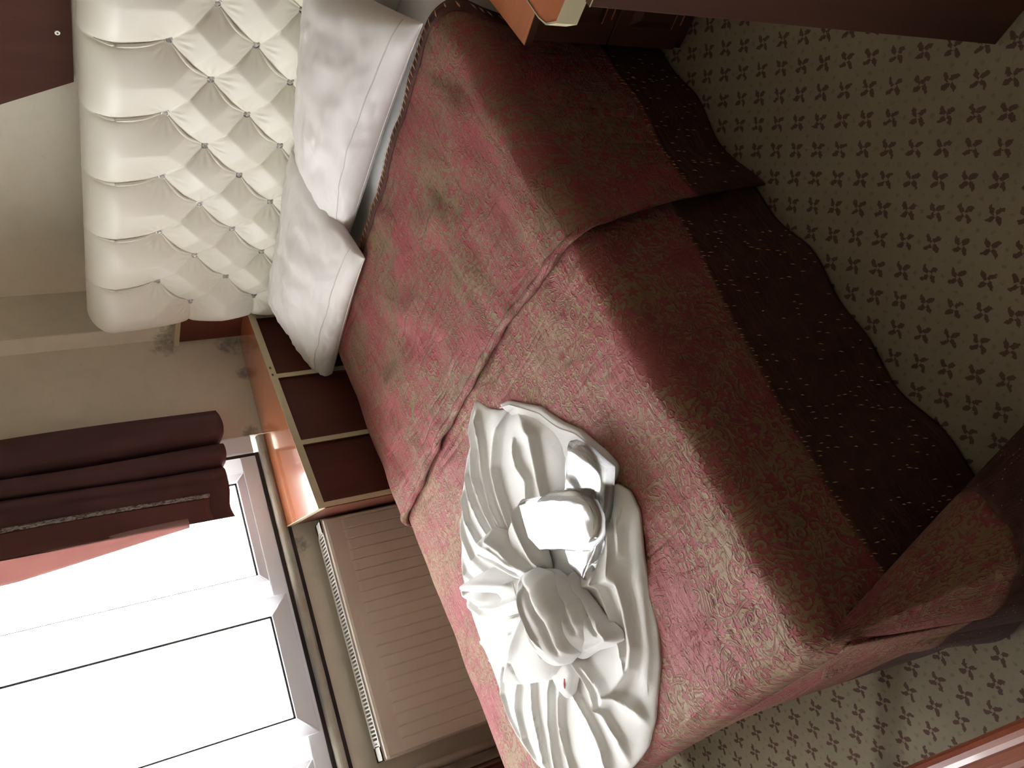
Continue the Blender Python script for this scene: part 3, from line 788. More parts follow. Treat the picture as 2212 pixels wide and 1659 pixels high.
# upper coverlet (pillow half) lies on top, its near edge rolled
cv1 = thing('coverlet', 'rose brocade coverlet over the pillow half of the bed, edged with tan blanket stitch', 'coverlet', (-1.75, 1.45, .54), 'rose brocade coverlets on the bed')
def edge_near(s):
    return np.interp(s, [-SE - .36, -SE, -.55, -.1, .3, SE - .05, SE, SE + .2, SE + .36, SE + .47], [1.09, 1.085, 1.088, 1.095, 1.078, 1.018, 1.015, 1.050, 1.070, 1.078])
def edge_head(s):
    return np.interp(s, [-SE - .36, -SE - .05, SE - .10, SE - .03, SE + .03, SE + .10, SE + .47], [1.78, 1.812, 1.812, 1.79, 1.74, 1.70, 1.62])
T = np.linspace(0, 1, 170)
def y1(SS, TT): return edge_head(SS) + (edge_near(SS) - edge_head(SS)) * TT
SS, TT, X, Y, Z = coverlet('c', S, T, y1, ZT, .017, 23, .004, .020, wr=.0033, band=band1)
Z = Z - .0045 * np.clip((TT - .975) / .025, 0, 1) * (np.abs(SS) < SE)
Z = np.where((np.abs(SS) < SE), Z - .012 * np.clip((.012 - TT) / .012, 0, 1), Z)
# the near edge stands off the side a little and throws a shadow line
nearw = np.clip((TT - .80) / .20, 0, 1) ** 1.5 * np.clip((SS - SE + .10) / .25, 0, 1); X = X + .022 * nearw
# low gathered creases running from the head edge
nc = make_noise(77, 10, 3, 9, (.35, .16))
Z = Z + .0028 * np.maximum(0, nc(X, Y)) * np.clip((SE - np.abs(SS)) / .15, 0, 1)
TTm = Y
dn_r = (SS - SE); bl1 = ZT - .045 - np.interp(TTm, [1.08, 1.3, 1.5], [.236, .20, .20])
split_obj(cv1, X, Y, Z, SS, TTm, (np.arange(X.shape[1])[None, :] >= X.shape[1] - 35) & (X > -9), M['cov1'], M['border'], 'cover', 'border')
X1, Y1, Z1, S1 = X, Y, Z, SS
# rolled near edge
pts = [(X[-1, i], Y[-1, i] - .002, Z[-1, i] - .001) for i in range(0, X.shape[1], 2) if -SE - .1 < SS[-1, i] < SE + .03]
q = MB(); q.tube(pts, [(.0110 + .0015 * math.sin(i * .9)) * min(1, .25 + (len(pts) - 1 - i) / 12) for i in range(len(pts))], 8); rl = q.build('rolled_hem', M['cov1'], cv1, smooth=True)
l = rl.data.uv_layers.new(name='UVMap')
co = [v.co for v in rl.data.vertices]; 
for lp in rl.data.loops: l.data[lp.index].uv = (co[lp.vertex_index][0] * 1.0, co[lp.vertex_index][1] + co[lp.vertex_index][2] * 2)
# dark binding and blanket stitches along the head edge
hd = [(X[0, i], Y[0, i], Z[0, i]) for i in range(X.shape[1]) if SS[0, i] > -SE - .02 and SS[0, i] < SE + .2]
hd = np.array(hd)
W_ = .044; q = MB()
def inner(i, k): # point on the cover k metres in from the head edge
    j = int(np.searchsorted(-(Y1[:, i]), -(Y1[0, i] - k))); return np.array([X1[j, i], Y1[j, i], Z1[j, i]])
ids = [i for i in range(X.shape[1]) if -SE - .02 < SS[0, i] < SE + .2]
rows = []
for i in ids:
    p0 = np.array([X1[0, i], Y1[0, i] + .004, Z1[0, i] - .001]); p1 = inner(i, .022); p2 = inner(i, W_)
    side = max(0.0, min(1.0, (S1[0, i] - SE + .06) / .06)); up = np.array([side * .0035, 0, .0035 * (1 - side) + .0008])
    rows.append([p0 + np.array([0, 0.001, -.004]), p0 + up, p1 + up, p2 + up * .6])
P = np.array(rows).transpose(1, 0, 2)
grid_obj('binding', P, M['piping'], cv1, uv=np.stack(np.meshgrid(np.linspace(0, 1.5, P.shape[1]), np.linspace(0, .03, 4)), -1), solid=.001)
# stitches
def dash(q, p, d, n, L, wd):
    p = np.array(p); d = np.array(d) / np.linalg.norm(d); n = np.array(n) / np.linalg.norm(n); s = np.cross(d, n)
    a = p - d * L / 2; c = p + d * L / 2
    V = [a + n * .0002, p + s * wd / 2 + n * .0012, c + n * .0002, p - s * wd / 2 + n * .0012, p + n * .0022]
    q.add(V, [(0, 1, 4), (1, 2, 4), (2, 3, 4), (3, 0, 4)])
q = MB(); acc = 0; last = None
for i in ids:
    p = np.array([X1[0, i], Y1[0, i], Z1[0, i]])
    if last is not None: acc += np.linalg.norm(p - last)
    last = p
    if acc > (.020 if S1[0, i] > -.2 else .010):
        acc = 0; side = max(0.0, min(1.0, (S1[0, i] - SE + .06) / .06)); up = np.array([side * .0075, 0, .0060 * (1 - side) + .001])
        e0 = inner(i, .009) + up; e1 = inner(i, .038) + up + np.array([-.010 * (1 - side), 0, -.008 * side])
        n = np.array([side, 0, 1 - side]) + .05
        dash(q, (e0 + e1) / 2, e1 - e0, n, np.linalg.norm(e1 - e0), .0058)
q.build('blanket_stitch', M['tan_thread'], cv1)['kind'] = 'stuff'
# running stitches on the quilted borders (side that faces the room)
def side_pt(off, flare, seed, y, z):
    a = SE + (ZT - RC + off - z); s = np.array([[a]]); fo = .011 * np.sin(y * 11 + seed) + .007 * np.sin(y * 27 + 2 * seed)
    x, _ = drape(s, ZT, off, 0, flare, fo); return float(x[0, 0]) + .0012 + (.022 * max(0, min(1, (1.30 - y) / .20)) ** 1.5 if off else 0)
def stitches(par, y0, y1_, off, flare, seed, bandz):
    q = MB(); y = y0
    while y < y1_:
        zt = bandz(y)
        z = zt - .004; k = 0
        while z > .02:
            if k == 0 or random.random() < .20:
                yy = y + random.uniform(-.006, .006); zz = z + random.uniform(-.005, .005)
                dash(q, (side_pt(off, flare, seed, yy, zz), yy, zz), (0, random.uniform(.05, .3), 1), (1, 0, 0), random.uniform(.008, .017), .0026)
            z -= .021; k += 1
        y += .0125
    q.build('running_stitch', M['tan_thread'], par)['kind'] = 'stuff'
stitches(cv2, .20, 1.03, 0, .030, 11, lambda y: float(np.interp(y, [.37, .5, .85, .97, 1.1], [.345, .33, .301, .276, .262])))
stitches(cv1, 1.09, 1.56, .017, .020, 23, lambda y: float(np.interp(y, [1.08, 1.3, 1.5], [.236, .20, .20])))
q = MB()
for _ in range(240):
    i = random.randrange(4, 80); j = random.randrange(25, 39)
    p = np.array([CX[j, i], CY[j, i], CZ[j, i]]); u = np.array([CX[j, i + 1], CY[j, i + 1], CZ[j, i + 1]]) - p; v = np.array([CX[j - 1, i], CY[j - 1, i], CZ[j - 1, i]]) - p
    n = np.cross(u, v); n /= np.linalg.norm(n)
    if n @ (p - np.array([-.98, .16, p[2]])) < 0: n = -n
    dash(q, p + n * .0025, v, n, .010, .0022)
q.build('running_stitch', M['tan_thread'], cv2)['kind'] = 'stuff'

# ================================================================== PILLOWS
def pillow(label, FL, FR, BL, BR, T, seed, group, hemv=.70):
    FL, FR, BL, BR = map(lambda p: np.array(p, float), (FL, FR, BL, BR))
    c0 = (FL + FR + BL + BR) / 4
    t = thing('pillow', label, 'pillow', tuple(c0 - [0, 0, .1]), group)
    nu, nv = 90, 56
    u = np.sin(np.linspace(-math.pi / 2, math.pi / 2, nu)) * .9 + np.linspace(-1, 1, nu) * .1; v = np.sin(np.linspace(-math.pi / 2, math.pi / 2, nv)) * .9 + np.linspace(-1, 1, nv) * .1
    U, V = np.meshgrid(u, v)
    # outline: edges drawn in between pointed corners
    Ui = U * (1 - .035 * (1 - V ** 2) ** .8); Vi = V * (1 - .07 * (1 - U ** 2) ** .8)
    a = ((1 + Ui) / 2)[..., None]; b = ((1 + Vi) / 2)[..., None]
    B = (FL * (1 - a) + FR * a) * (1 - b) + (BL * (1 - a) + BR * a) * b
    ex = FR - FL; ex /= np.linalg.norm(ex); ey = (BL + BR - FL - FR); ey -= (ey @ ex) * ex; ey /= np.linalg.norm(ey); n = np.cross(ex, ey)
    f = np.maximum(0, (1 - U ** 2) * (1 - V ** 2)) ** .40
    nz = make_noise(seed, 14, .8, 4); n2 = make_noise(seed + 1, 8, 2, 6)
    wr = .006 * nz(U * .8, V * .6) * f + .0030 * np.abs(n2(U, V)) * f ** .5
    # puckers that run in from the long seams
    wr = wr + .0035 * np.sin(U * 34 + 3 * np.sin(U * 5)) * np.exp(-(1 - np.abs(V)) / .16) * np.minimum(1, (1 - np.abs(V)) / .04)
    top = B + n * (T * .55 * f + wr)[..., None]; bot = B - n * (T * .45 * f)[..., None]
    UV = np.stack([U, V], -1)
    Vv = np.concatenate([top.reshape(-1, 3), bot.reshape(-1, 3)]); F = grid_faces(nv, nu) + [g[::-1] for g in grid_faces(nv, nu, o=nu * nv)]
    o = mesh_obj('pillowcase', Vv, F, M['pillow'], t, True)
    bm = bmesh.new(); bm.from_mesh(o.data); bmesh.ops.remove_doubles(bm, verts=bm.verts, dist=.0004); bm.to_mesh(o.data); bm.free()
    o.data.polygons.foreach_set('use_smooth', [True] * len(o.data.polygons))
    # stitched edge seam, and the flap seam across the face
    q = MB(); q.tube([B[0, i] for i in range(0, nu, 2)], .0016, 6); q.build('edge_seam', M['seamw'], t, smooth=True)
    q = MB(); q.tube([B[j, 0] for j in range(0, nv, 2)], .0016, 6); q.build('edge_seam', M['seamw'], t, smooth=True)
    def onface(uu, vv):
        i = int(np.argmin(np.abs(u - uu))); j = int(np.argmin(np.abs(v - vv))); return top[j, i]
    js = int(np.argmin(np.abs(v + hemv)))
    q = MB(); q.tube([top[js, i] + n * .0004 for i in range(1, nu - 1)], .0016, 6); q.build('hem_seam', M['seamw'], t, smooth=True)
    return t
pillow('white pillow nearer the nightstand, propped on the headboard and lying over the other pillow', (-1.945, 1.848, .578), (-1.118, 1.762, .578), (-1.74, 2.005, .720), (-1.16, 2.03, .780), .195, 5, 'pillows against the headboard')
pillow('white pillow nearer the window, its corner pointing past the edge of the bed', (-2.600, 1.752, .545), (-1.885, 1.722, .572), (-2.36, 2.000, .735), (-1.72, 2.02, .740), .135, 9, 'pillows against the headboard')

# ================================================================== TOWELS
def resample(poly, n, c=None, closed=True):
    p = np.array(poly, float); 
    if closed: p = np.vstack([p, p[:1]])
    L = np.r_[0, np.cumsum(np.linalg.norm(np.diff(p, axis=0), axis=1))]
    s = np.linspace(0, L[-1], n, endpoint=not closed)
    return np.stack([np.interp(s, L, p[:, i]) for i in range(p.shape[1])], 1)
def smooth_loop(p, k=2):
    for _ in range(k): p = (np.roll(p, 1, 0) + 2 * p + np.roll(p, -1, 0)) / 4
    return p
def seg_dist(pts, line):
    line = np.array(line, float); d = np.full(len(pts), 9.0); tt = np.zeros(len(pts)); sg = np.zeros(len(pts)); n = len(line) - 1
    for i in range(n):
        a = line[i]; v = line[i + 1] - a; t = np.clip(((pts - a) @ v) / (v @ v), 0, 1); r = pts - a - t[:, None] * v
        di = np.hypot(r[:, 0], r[:, 1]); k = di < d; d[k] = di[k]; tt[k] = (i + t[k]) / n; sg[k] = np.sign(v[0] * r[k, 1] - v[1] * r[k, 0])
    return d, tt, sg
def blob(name, outline, mat, parent, zb, H, ridges=(), p=3.0, ntheta=160, nr=34, centre=None, slope=(0, 0), noise=(.0, 5, 1), under=.004, smk=2):
    """a piece of folded cloth: the outline drawn round it, raised by H, with folds along the given lines"""
    out = smooth_loop(resample(outline, ntheta), smk)
    c = out.mean(0) if centre is None else np.array(centre, float)
    r = 1 - (1 - np.linspace(0, 1, nr)) ** 1.5
    XY = c + (out - c)[None] * r[:, None, None]
    pts = XY.reshape(-1, 2); R = np.repeat(r, ntheta)
    h = H * np.maximum(0, 1 - R ** p) ** .55
    env = np.clip((1 - R) / .10, 0, 1)
    for rd in ridges:
        line, amp, wid = rd[:3]; asym = rd[3] if len(rd) > 3 else .35
        amp *= 1.2; wid *= .85
        d, t, sg = seg_dist(pts, line)
        wd = np.where(sg > 0, wid * asym, wid); k = amp * np.exp(-(d / wd) ** 1.6) * np.minimum(1, np.minimum(t + .15, 1.15 - t) * 5)
        h = h + k * (env if amp < 0 or len(rd) < 5 else np.clip((1 - R) / .03, 0, 1))
    nz = make_noise(noise[2], 12, noise[1] * .6, noise[1] * 2)
    h = h + noise[0] * nz(pts[:, 0], pts[:, 1]) * env
    z = zb + h + (pts[:, 0] - c[0]) * slope[0] + (pts[:, 1] - c[1]) * slope[1]
    top = np.c_[pts, z]
    bot = np.c_[pts, np.minimum(zb - under + (pts[:, 0] - c[0]) * slope[0] + (pts[:, 1] - c[1]) * slope[1], z - .001)]
    n = len(top); F = grid_faces(nr, ntheta, cx=True) + [f[::-1] for f in grid_faces(nr, ntheta, cx=True, o=n)]
    e = (nr - 1) * ntheta; F += [(e + i, e + n + i, e + n + (i + 1) % ntheta, e + (i + 1) % ntheta) for i in range(ntheta)]
    o = mesh_obj(name, np.r_[top, bot], F, mat, parent, True)
    bm = bmesh.new(); bm.from_mesh(o.data); bmesh.ops.remove_doubles(bm, verts=bm.verts, dist=.0002); bmesh.ops.recalc_face_normals(bm, faces=bm.faces); bm.to_mesh(o.data); bm.free()
    return o
ZC = ZT + .002
tw = thing('bath_towel', 'large white bath towel spread in fanned pleats on the foot half of the bed', 'towel', (-1.80, .55, ZC))
upper = [(-1.698, 1.049), (-1.655, 0.991), (-1.618, 0.961), (-1.532, 0.905), (-1.471, 0.851), (-1.429, 0.788), (-1.42, 0.752), (-1.431, 0.723), (-1.421, 0.665), (-1.385, 0.598), (-1.338, 0.583), (-1.314, 0.55), (-1.317, 0.506), (-1.369, 0.442), (-1.401, 0.388), (-1.436, 0.317), (-1.485, 0.26), (-1.586, 0.183), (-1.654, 0.148), (-1.701, 0.138), (-1.812, 0.122), (-1.947, 0.129), (-2.097, 0.199), (-2.165, 0.252), (-2.205, 0.321), (-2.216, 0.373), (-2.206, 0.445), (-2.198, 0.532), (-2.204, 0.587), (-2.194, 0.663), (-2.183, 0.714), (-2.149, 0.782), (-2.058, 0.864), (-1.954, 0.935), (-1.826, 0.986), (-1.776, 0.996), (-1.75, 1.036)]
lower = [(-1.608, 0.971), (-1.563, 0.95), (-1.455, 0.855), (-1.404, 0.776), (-1.364, 0.73), (-1.32, 0.65), (-1.308, 0.609), (-1.329, 0.595), (-1.384, 0.59), (-1.493, 0.603), (-1.536, 0.759), (-1.556, 0.9)]
PL = [
 ([(-1.7, 1.038), (-1.753, 0.993), (-1.829, 0.9), (-1.835, 0.81), (-1.83, 0.753), (-1.822, 0.649)], .016, .022),
 ([(-1.696, 1.007), (-1.725, 0.943), (-1.77, 0.879), (-1.8, 0.805), (-1.798, 0.759), (-1.792, 0.647)], .015, .020),
 ([(-1.569, 0.93), (-1.642, 0.904), (-1.718, 0.861), (-1.739, 0.814), (-1.751, 0.772), (-1.772, 0.649)], .017, .026),
 ([(-1.525, 0.868), (-1.504, 0.815), (-1.526, 0.767), (-1.552, 0.716), (-1.561, 0.691), (-1.667, 0.619)], .016, .028),
 ([(-1.814, 0.98), (-1.866, 0.938), (-1.891, 0.873), (-1.885, 0.807), (-1.872, 0.762), (-1.842, 0.647)], .014, .020),
 ([(-1.929, 0.912), (-1.959, 0.848), (-1.944, 0.778), (-1.914, 0.721), (-1.85, 0.626)], .013, .018),
 ([(-2.002, 0.878), (-2.024, 0.833), (-2.021, 0.762), (-1.954, 0.688), (-1.838, 0.607)], .012, .018),
 ([(-2.10, .82), (-2.11, .76), (-2.05, .70), (-1.95, .64)], .010, .018),
 ([(-1.60, .84), (-1.615, .80), (-1.600, .755), (-1.635, .715), (-1.68, .66)], .014, .022),
 ([(-1.314, 0.541), (-1.364, 0.512), (-1.401, 0.47), (-1.458, 0.437), (-1.599, 0.483), (-1.696, 0.517)], .014, .024),
 ([(-1.321, 0.489), (-1.398, 0.408), (-1.436, 0.347), (-1.485, 0.281), (-1.535, 0.243)], .013, .020),
 ([(-1.4, 0.511), (-1.443, 0.45), (-1.472, 0.373), (-1.507, 0.309), (-1.544, 0.284), (-1.613, 0.271), (-1.72, 0.258)], .017, .028),
 ([(-1.519, 0.466), (-1.525, 0.406), (-1.545, 0.324), (-1.552, 0.307)], .013, .022),
 ([(-1.721, 0.373), (-1.69, 0.309), (-1.636, 0.249), (-1.602, 0.219), (-1.601, 0.19)], .016, .024),
 ([(-1.721, 0.373), (-1.726, 0.322), (-1.72, 0.258), (-1.706, 0.184), (-1.735, 0.135)], .013, .022),
 ([(-1.803, 0.372), (-1.807, 0.319), (-1.791, 0.251), (-1.793, 0.19), (-1.824, 0.139)], .014, .020),
 ([(-1.867, 0.34), (-1.917, 0.291), (-1.95, 0.236), (-1.974, 0.169)], .013, .018),
 ([(-1.891, 0.371), (-1.964, 0.306), (-2.016, 0.234), (-2.043, 0.198)], .014, .018),
 ([(-1.969, 0.411), (-2.015, 0.357), (-2.047, 0.287), (-2.091, 0.222)], .013, .018),
 ([(-2.049, 0.428), (-2.104, 0.387), (-2.145, 0.317), (-2.145, 0.259)], .012, .018),
 ([(-2.106, 0.485), (-2.165, 0.445), (-2.184, 0.389), (-2.17, 0.325)], .010, .016),
 ([(-2.172, 0.71), (-2.096, 0.636), (-2.006, 0.584), (-1.904, 0.551)], .014, .022),
 ([(-2.188, 0.595), (-2.097, 0.571), (-1.992, 0.565), (-1.872, 0.55)], .014, .020),
 ([(-2.176, 0.538), (-2.09, 0.529), (-1.988, 0.538)], .010, .018)]
blob('lower_fold', lower, M['towel'], tw, ZC + .001, .010, p=14, centre=(-1.45, .74), noise=(.0010, 4, 3))
blob('pleated_fold', upper, M['towel'], tw, ZC + .003, .016, ridges=PL, p=9, ntheta=420, nr=150, centre=(-1.803, .554), noise=(.0015, 3, 4), smk=1)
# woven hem of the lower fold
hm = resample(lower[:8], 60, closed=False); cc = np.array([-1.5, .75])
hm2 = hm + (cc - hm) / np.linalg.norm(cc - hm, axis=1)[:, None] * .016
q = MB(); q.tube([(p[0], p[1], ZC + .0105) for p in hm2], .0014, 5); q.build('hem_stitching', M['seamw'], tw)

ht = thing('hand_towel', 'white hand towel folded into a flower with a rolled centre, on the bath towel', 'towel', (-1.75, .52, ZC + .03))
ZB = ZC + .032
petA = [(-1.909, 0.755), (-1.821, 0.735), (-1.739, 0.729), (-1.642, 0.729), (-1.613, 0.671), (-1.61, 0.623), (-1.654, 0.559), (-1.696, 0.555), (-1.745, 0.565), (-1.816, 0.63), (-1.885, 0.69)]
petA1 = [(-1.745, .712), (-1.70, .720), (-1.642, .733), (-1.632, .68), (-1.628, .63), (-1.655, .56), (-1.70, .56), (-1.735, .60), (-1.76, .67)]
blob('petal', petA1, M['towel2'], ht, ZB, .028, smk=1, ridges=[([(-1.66, .715), (-1.665, .67), (-1.67, .58)], .012, .020), ([(-1.63, .70), (-1.625, .64), (-1.64, .58)], .008, .012)], p=3, noise=(.0015, 6, 8))
petA2 = [(-1.909, 0.757), (-1.86, 0.752), (-1.80, .745), (-1.745, .700), (-1.70, .64), (-1.675, .575), (-1.72, .555), (-1.77, .585), (-1.83, .645), (-1.885, .70), (-1.915, .735)]
blob('petal', petA2, M['towel2'], ht, ZB + .004, .046, ridges=[([(-1.80, .72), (-1.75, .665), (-1.715, .595)], .013, .020), ([(-1.87, .715), (-1.81, .665), (-1.75, .60)], -.016, .008), ([(-1.85, .735), (-1.79, .69), (-1.735, .62)], .006, .012)], p=3, noise=(.0015, 6, 12), slope=(-.06, .05))
petB = [(-2.098, 0.721), (-2.065, 0.723), (-1.985, 0.706), (-1.90, 0.686), (-1.814, 0.637), (-1.72, 0.582), (-1.725, 0.545), (-1.818, 0.537), (-1.925, 0.560), (-2.001, 0.618), (-2.081, 0.684), (-2.108, 0.705)]
blob('petal', petB, M['towel2'], ht, ZB, .050, ridges=[([(-2.085, .706), (-2.02, .676), (-1.95, .642), (-1.87, .60)], -.030, .010, .8), ([(-2.03, .705), (-1.93, .665), (-1.80, .60)], .012, .018), ([(-1.98, .62), (-1.90, .585), (-1.80, .56)], .010, .016)], p=3, noise=(.002, 6, 15), slope=(-.05, .02))
petC = [(-2.058, 0.446), (-2.035, 0.459), (-1.96, 0.472), (-1.918, 0.495), (-1.85, 0.520), (-1.76, 0.54), (-1.72, 0.49), (-1.72, 0.41), (-1.765, 0.377), (-1.803, 0.369), (-1.859, 0.375), (-1.968, 0.405), (-2.045, .432)]
blob('petal', petC, M['towel2'], ht, ZB, .048, ridges=[([(-2.035, .44), (-1.97, .452), (-1.90, .475), (-1.80, .51)], .012, .013, 1), ([(-2.02, .452), (-1.975, .462)], -.012, .006, 1), ([(-1.985, .412), (-1.95, .43), (-1.93, .455)], -.007, .005, 1)], p=3.2, noise=(.0015, 5, 18))
tail = [(-1.851, 0.385), (-1.77, 0.392), (-1.735, 0.376), (-1.735, 0.351), (-1.765, 0.335), (-1.80, 0.318), (-1.83, 0.318), (-1.845, 0.345)]
blob('tail_end', tail, M['towel2'], ht, ZB - .004, .020, p=4, noise=(.001, 6, 21), ntheta=80, nr=18)
q = MB(); q.tube([(-1.778, .352, ZB + .015), (-1.788, .343, ZB + .0165), (-1.797, .337, ZB + .014)], .0022, 5); q.build('loose_thread', M['redthread'], ht)['label'] = 'short red thread'
flap = [(-1.581, 0.515), (-1.567, 0.457), (-1.547, 0.397), (-1.522, 0.366), (-1.513, 0.350), (-1.523, 0.333), (-1.57, 0.338), (-1.625, 0.352), (-1.69, 0.358), (-1.74, 0.394), (-1.70, .47), (-1.63, .52)]
blob('petal', flap, M['towel2'], ht, ZB - .002, .034, ridges=[([(-1.575, .48), (-1.548, .41), (-1.535, .352)], .008, .008, 1), ([(-1.60, .50), (-1.575, .43), (-1.56, .37)], -.008, .005, 1), ([(-1.53, .345), (-1.58, .352), (-1.63, .362)], .007, .007, 1)], p=4, noise=(.0015, 5, 24))
kno2 = [(-1.66, .565), (-1.615, .538), (-1.585, 0.501), (-1.568, 0.443), (-1.572, 0.395), (-1.60, 0.370), (-1.66, 0.362), (-1.72, 0.375), (-1.74, .45), (-1.72, .54)]
blob('outer_roll', kno2, M['towel2'], ht, ZB + .012, .050, ridges=[([(-1.62, .525), (-1.60, .46), (-1.61, .40)], -.008, .008, 1)], p=3, noise=(.002, 5, 27))
knot = [(-1.738, 0.595), (-1.685, 0.583), (-1.635, 0.548), (-1.610, 0.502), (-1.615, 0.455), (-1.643, 0.407), (-1.668, 0.372), (-1.722, 0.370), (-1.770, 0.384), (-1.804, 0.429), (-1.800, 0.472), (-1.785, 0.511), (-1.768, 0.56)]
knot = [(x + .018, y - .008) for x, y in knot]
blob('rolled_centre', knot, M['towel2'], ht, ZB + .028, .062, ridges=[([(-1.70, .56), (-1.665, .52), (-1.655, .45), (-1.675, .39)], -.010, .010, 1), ([(-1.745, .53), (-1.73, .48), (-1.735, .42)], -.007, .010, 1), ([(-1.69, .545), (-1.70, .50), (-1.70, .43)], .008, .016)], p=2.4, noise=(.002, 5, 30))
q = MB(); q.tube([(-1.758, .586, ZB + .05), (-1.772, .55, ZB + .048), (-1.780, .51, ZB + .05), (-1.783, .46, ZB + .056), (-1.76, .405, ZB + .058)], .003, 6); q.build('hem_edge', M['towel2'], ht, smooth=True)

# ================================================================== SLIPPERS in cellophane
def oval(cx, cy, L, W, ang, n=48, narrow=.12):
    p = []
    for k in range(n):
        t = 2 * math.pi * k / n; x = L / 2 * math.cos(t); y = W / 2 * math.sin(t) * (1 + narrow * math.cos(t) - .10 * math.cos(2 * t))
        x = L / 2 * np.sign(math.cos(t)) * abs(math.cos(t)) ** .85
        p.append((cx + x * math.cos(ang) - y * math.sin(ang), cy + x * math.sin(ang) + y * math.cos(ang)))
    return p
def rectr(cx, cy, L, W, ang, jit=.0, seed=1, pinch=0):
    r = np.random.default_rng(seed); p = []
    for s, t in ((-1, -1), (0, -1.03), (1, -1), (1.02, 0), (1, 1), (0, 1.03), (-1, 1), (-1.02, 0)):
        kk = (1 - pinch) if (abs(s) > .9 and abs(t) > .9) else 1
        x = s * L / 2 + r.uniform(-jit, jit); y = t * W / 2 * kk + r.uniform(-jit, jit)
        p.append((cx + x * math.cos(ang) - y * math.sin(ang), cy + x * math.sin(ang) + y * math.cos(ang)))
    return p
def slipper(label, cx, cy, L, W, ang, z, seed, film):
    t = thing('wrapped_slipper', label, 'slipper', (cx, cy, z), 'cellophane wrapped slippers on the towel')
    o1 = oval(cx, cy, L, W, ang)
    blob('sole', o1, M['sole'], t, z + .002, .0055, p=24, ntheta=96, nr=12, smk=0)
    o2 = oval(cx, cy, L * 1.005, W * 1.01, ang); q = MB(); q.tube([(*p, z + .0090) for p in o2 + o2[:1]], .0012, 6); q.build('edge_binding', M['greyline'], t)
    blob('insole', oval(cx, cy, L * .985, W * .98, ang), M['slipper'], t, z + .009, .0055, p=20, ntheta=96, nr=12, smk=0)
    # vamp: the closed toe part
    vx = cx + math.cos(ang) * L * .20; vy = cy + math.sin(ang) * L * .20
    blob('vamp', oval(vx, vy, L * .58, W * .99, ang), M['slipper'], t, z + .013, .0095, p=3.2, ntheta=90, nr=16, smk=0)
    blob('cellophane_bag', film, M['film'], t, z + .013, .0135, p=18, ntheta=200, nr=50, smk=1, noise=(.0007, 14, seed), under=.012)
    return t
slipper('white slipper in clear cellophane, underneath and pointing towards the pillows', -1.440, .597, .250, .088, math.radians(50.7), ZC + .022, 3,
        [(-1.365, .712), (-1.326, .665), (-1.309, .629), (-1.292, .598), (-1.36, .545), (-1.43, .508), (-1.49, .492), (-1.545, .476), (-1.572, .520), (-1.55, .60), (-1.475, .640), (-1.412, .675)])
slipper('white slipper in clear cellophane, lying across the top of the other one', -1.478, .598, .240, .100, math.radians(-29), ZC + .056, 5,
        [(-1.600, .703), (-1.56, .692), (-1.465, .645), (-1.377, .595), (-1.347, .562), (-1.350, .527), (-1.378, .500), (-1.442, .500), (-1.52, .545), (-1.597, .584), (-1.623, .630)])

# ================================================================== NIGHTSTAND
ns = thing('nightstand', 'low brown nightstand with two panelled drawers, close beside the pillow end of the bed', 'nightstand', (-.70, 1.70, 0))
th = .075; c0 = np.array([-.980, 1.502]); ux = np.array([math.cos(th), math.sin(th)]); uy = np.array([-math.sin(th), math.cos(th)])
def nf_(x, y, z): p = c0 + ux * x + uy * y; return (p[0], p[1], z)
NW, ND, NH = .46, .42, .471
def nbx(q, *a, m=0): return q.box(*a, m, nf_)
q = MB(); nbx(q, -.006, NW + .006, -.006, ND, NH - .018, NH); q.build('top_board', M['nstop'], ns, bevel=.0005)
q = MB(); nbx(q, -.0068, NW + .0068, -.0075, -.006, NH - .0185, NH - .0012); q.build('front_edging', M['deskw'], ns)
q = MB(); nbx(q, 0, NW, .018, ND, .012, NH - .0185); q.build('carcass', M['deskw'], ns, bevel=.001)
q = MB(); nbx(q, .01, NW - .01, .03, ND - .01, .0, .0125); q.build('plinth', M['deskw'], ns)
for z0, z1 in ((.250, .446), (.048, .244)):
    q = MB(); nbx(q, .004, NW - .004, 0, .018, z0, z1); dr = q.build('drawer', M['deskw'], ns, bevel=.0015)
    ix0, ix1, iz0, iz1 = .055, NW - .055, z0 + .036, z1 - .036; bv = .020
    q = MB(); P = [(ix0, -.0005, iz0), (ix1, -.0005, iz0), (ix1, -.0005, iz1), (ix0, -.0005, iz1), (ix0 + bv, -.011, iz0 + bv), (ix1 - bv, -.011, iz0 + bv), (ix1 - bv, -.011, iz1 - bv), (ix0 + bv, -.011, iz1 - bv)]
    q.add([nf_(*p) for p in P], [(0, 1, 5, 4), (1, 2, 6, 5), (2, 3, 7, 6), (3, 0, 4, 7), (4, 5, 6, 7)]); q.build('raised_panel', M['deskw'], dr)
    for iz in (iz0, iz0 - .022):
        q = MB(); nbx(q, ix0 + .012 * (iz != iz0), ix1, -.0026, -.0004, iz - .0016, iz + .0002); q.build('highlight_strip', M['nstop'], dr)  # lighter strips paint the highlight below each raised panel
    q = MB(); nbx(q, NW / 2 - .04, NW / 2 + .04, -.028, -.020, (z0 + z1) / 2 - .004, (z0 + z1) / 2 + .004); nbx(q, NW / 2 - .035, NW / 2 - .028, -.022, -.010, (z0 + z1) / 2 - .003, (z0 + z1) / 2 + .003); nbx(q, NW / 2 + .028, NW / 2 + .035, -.022, -.010, (z0 + z1) / 2 - .003, (z0 + z1) / 2 + .003)
    q.build('handle', M['chrome'], dr, bevel=.001)

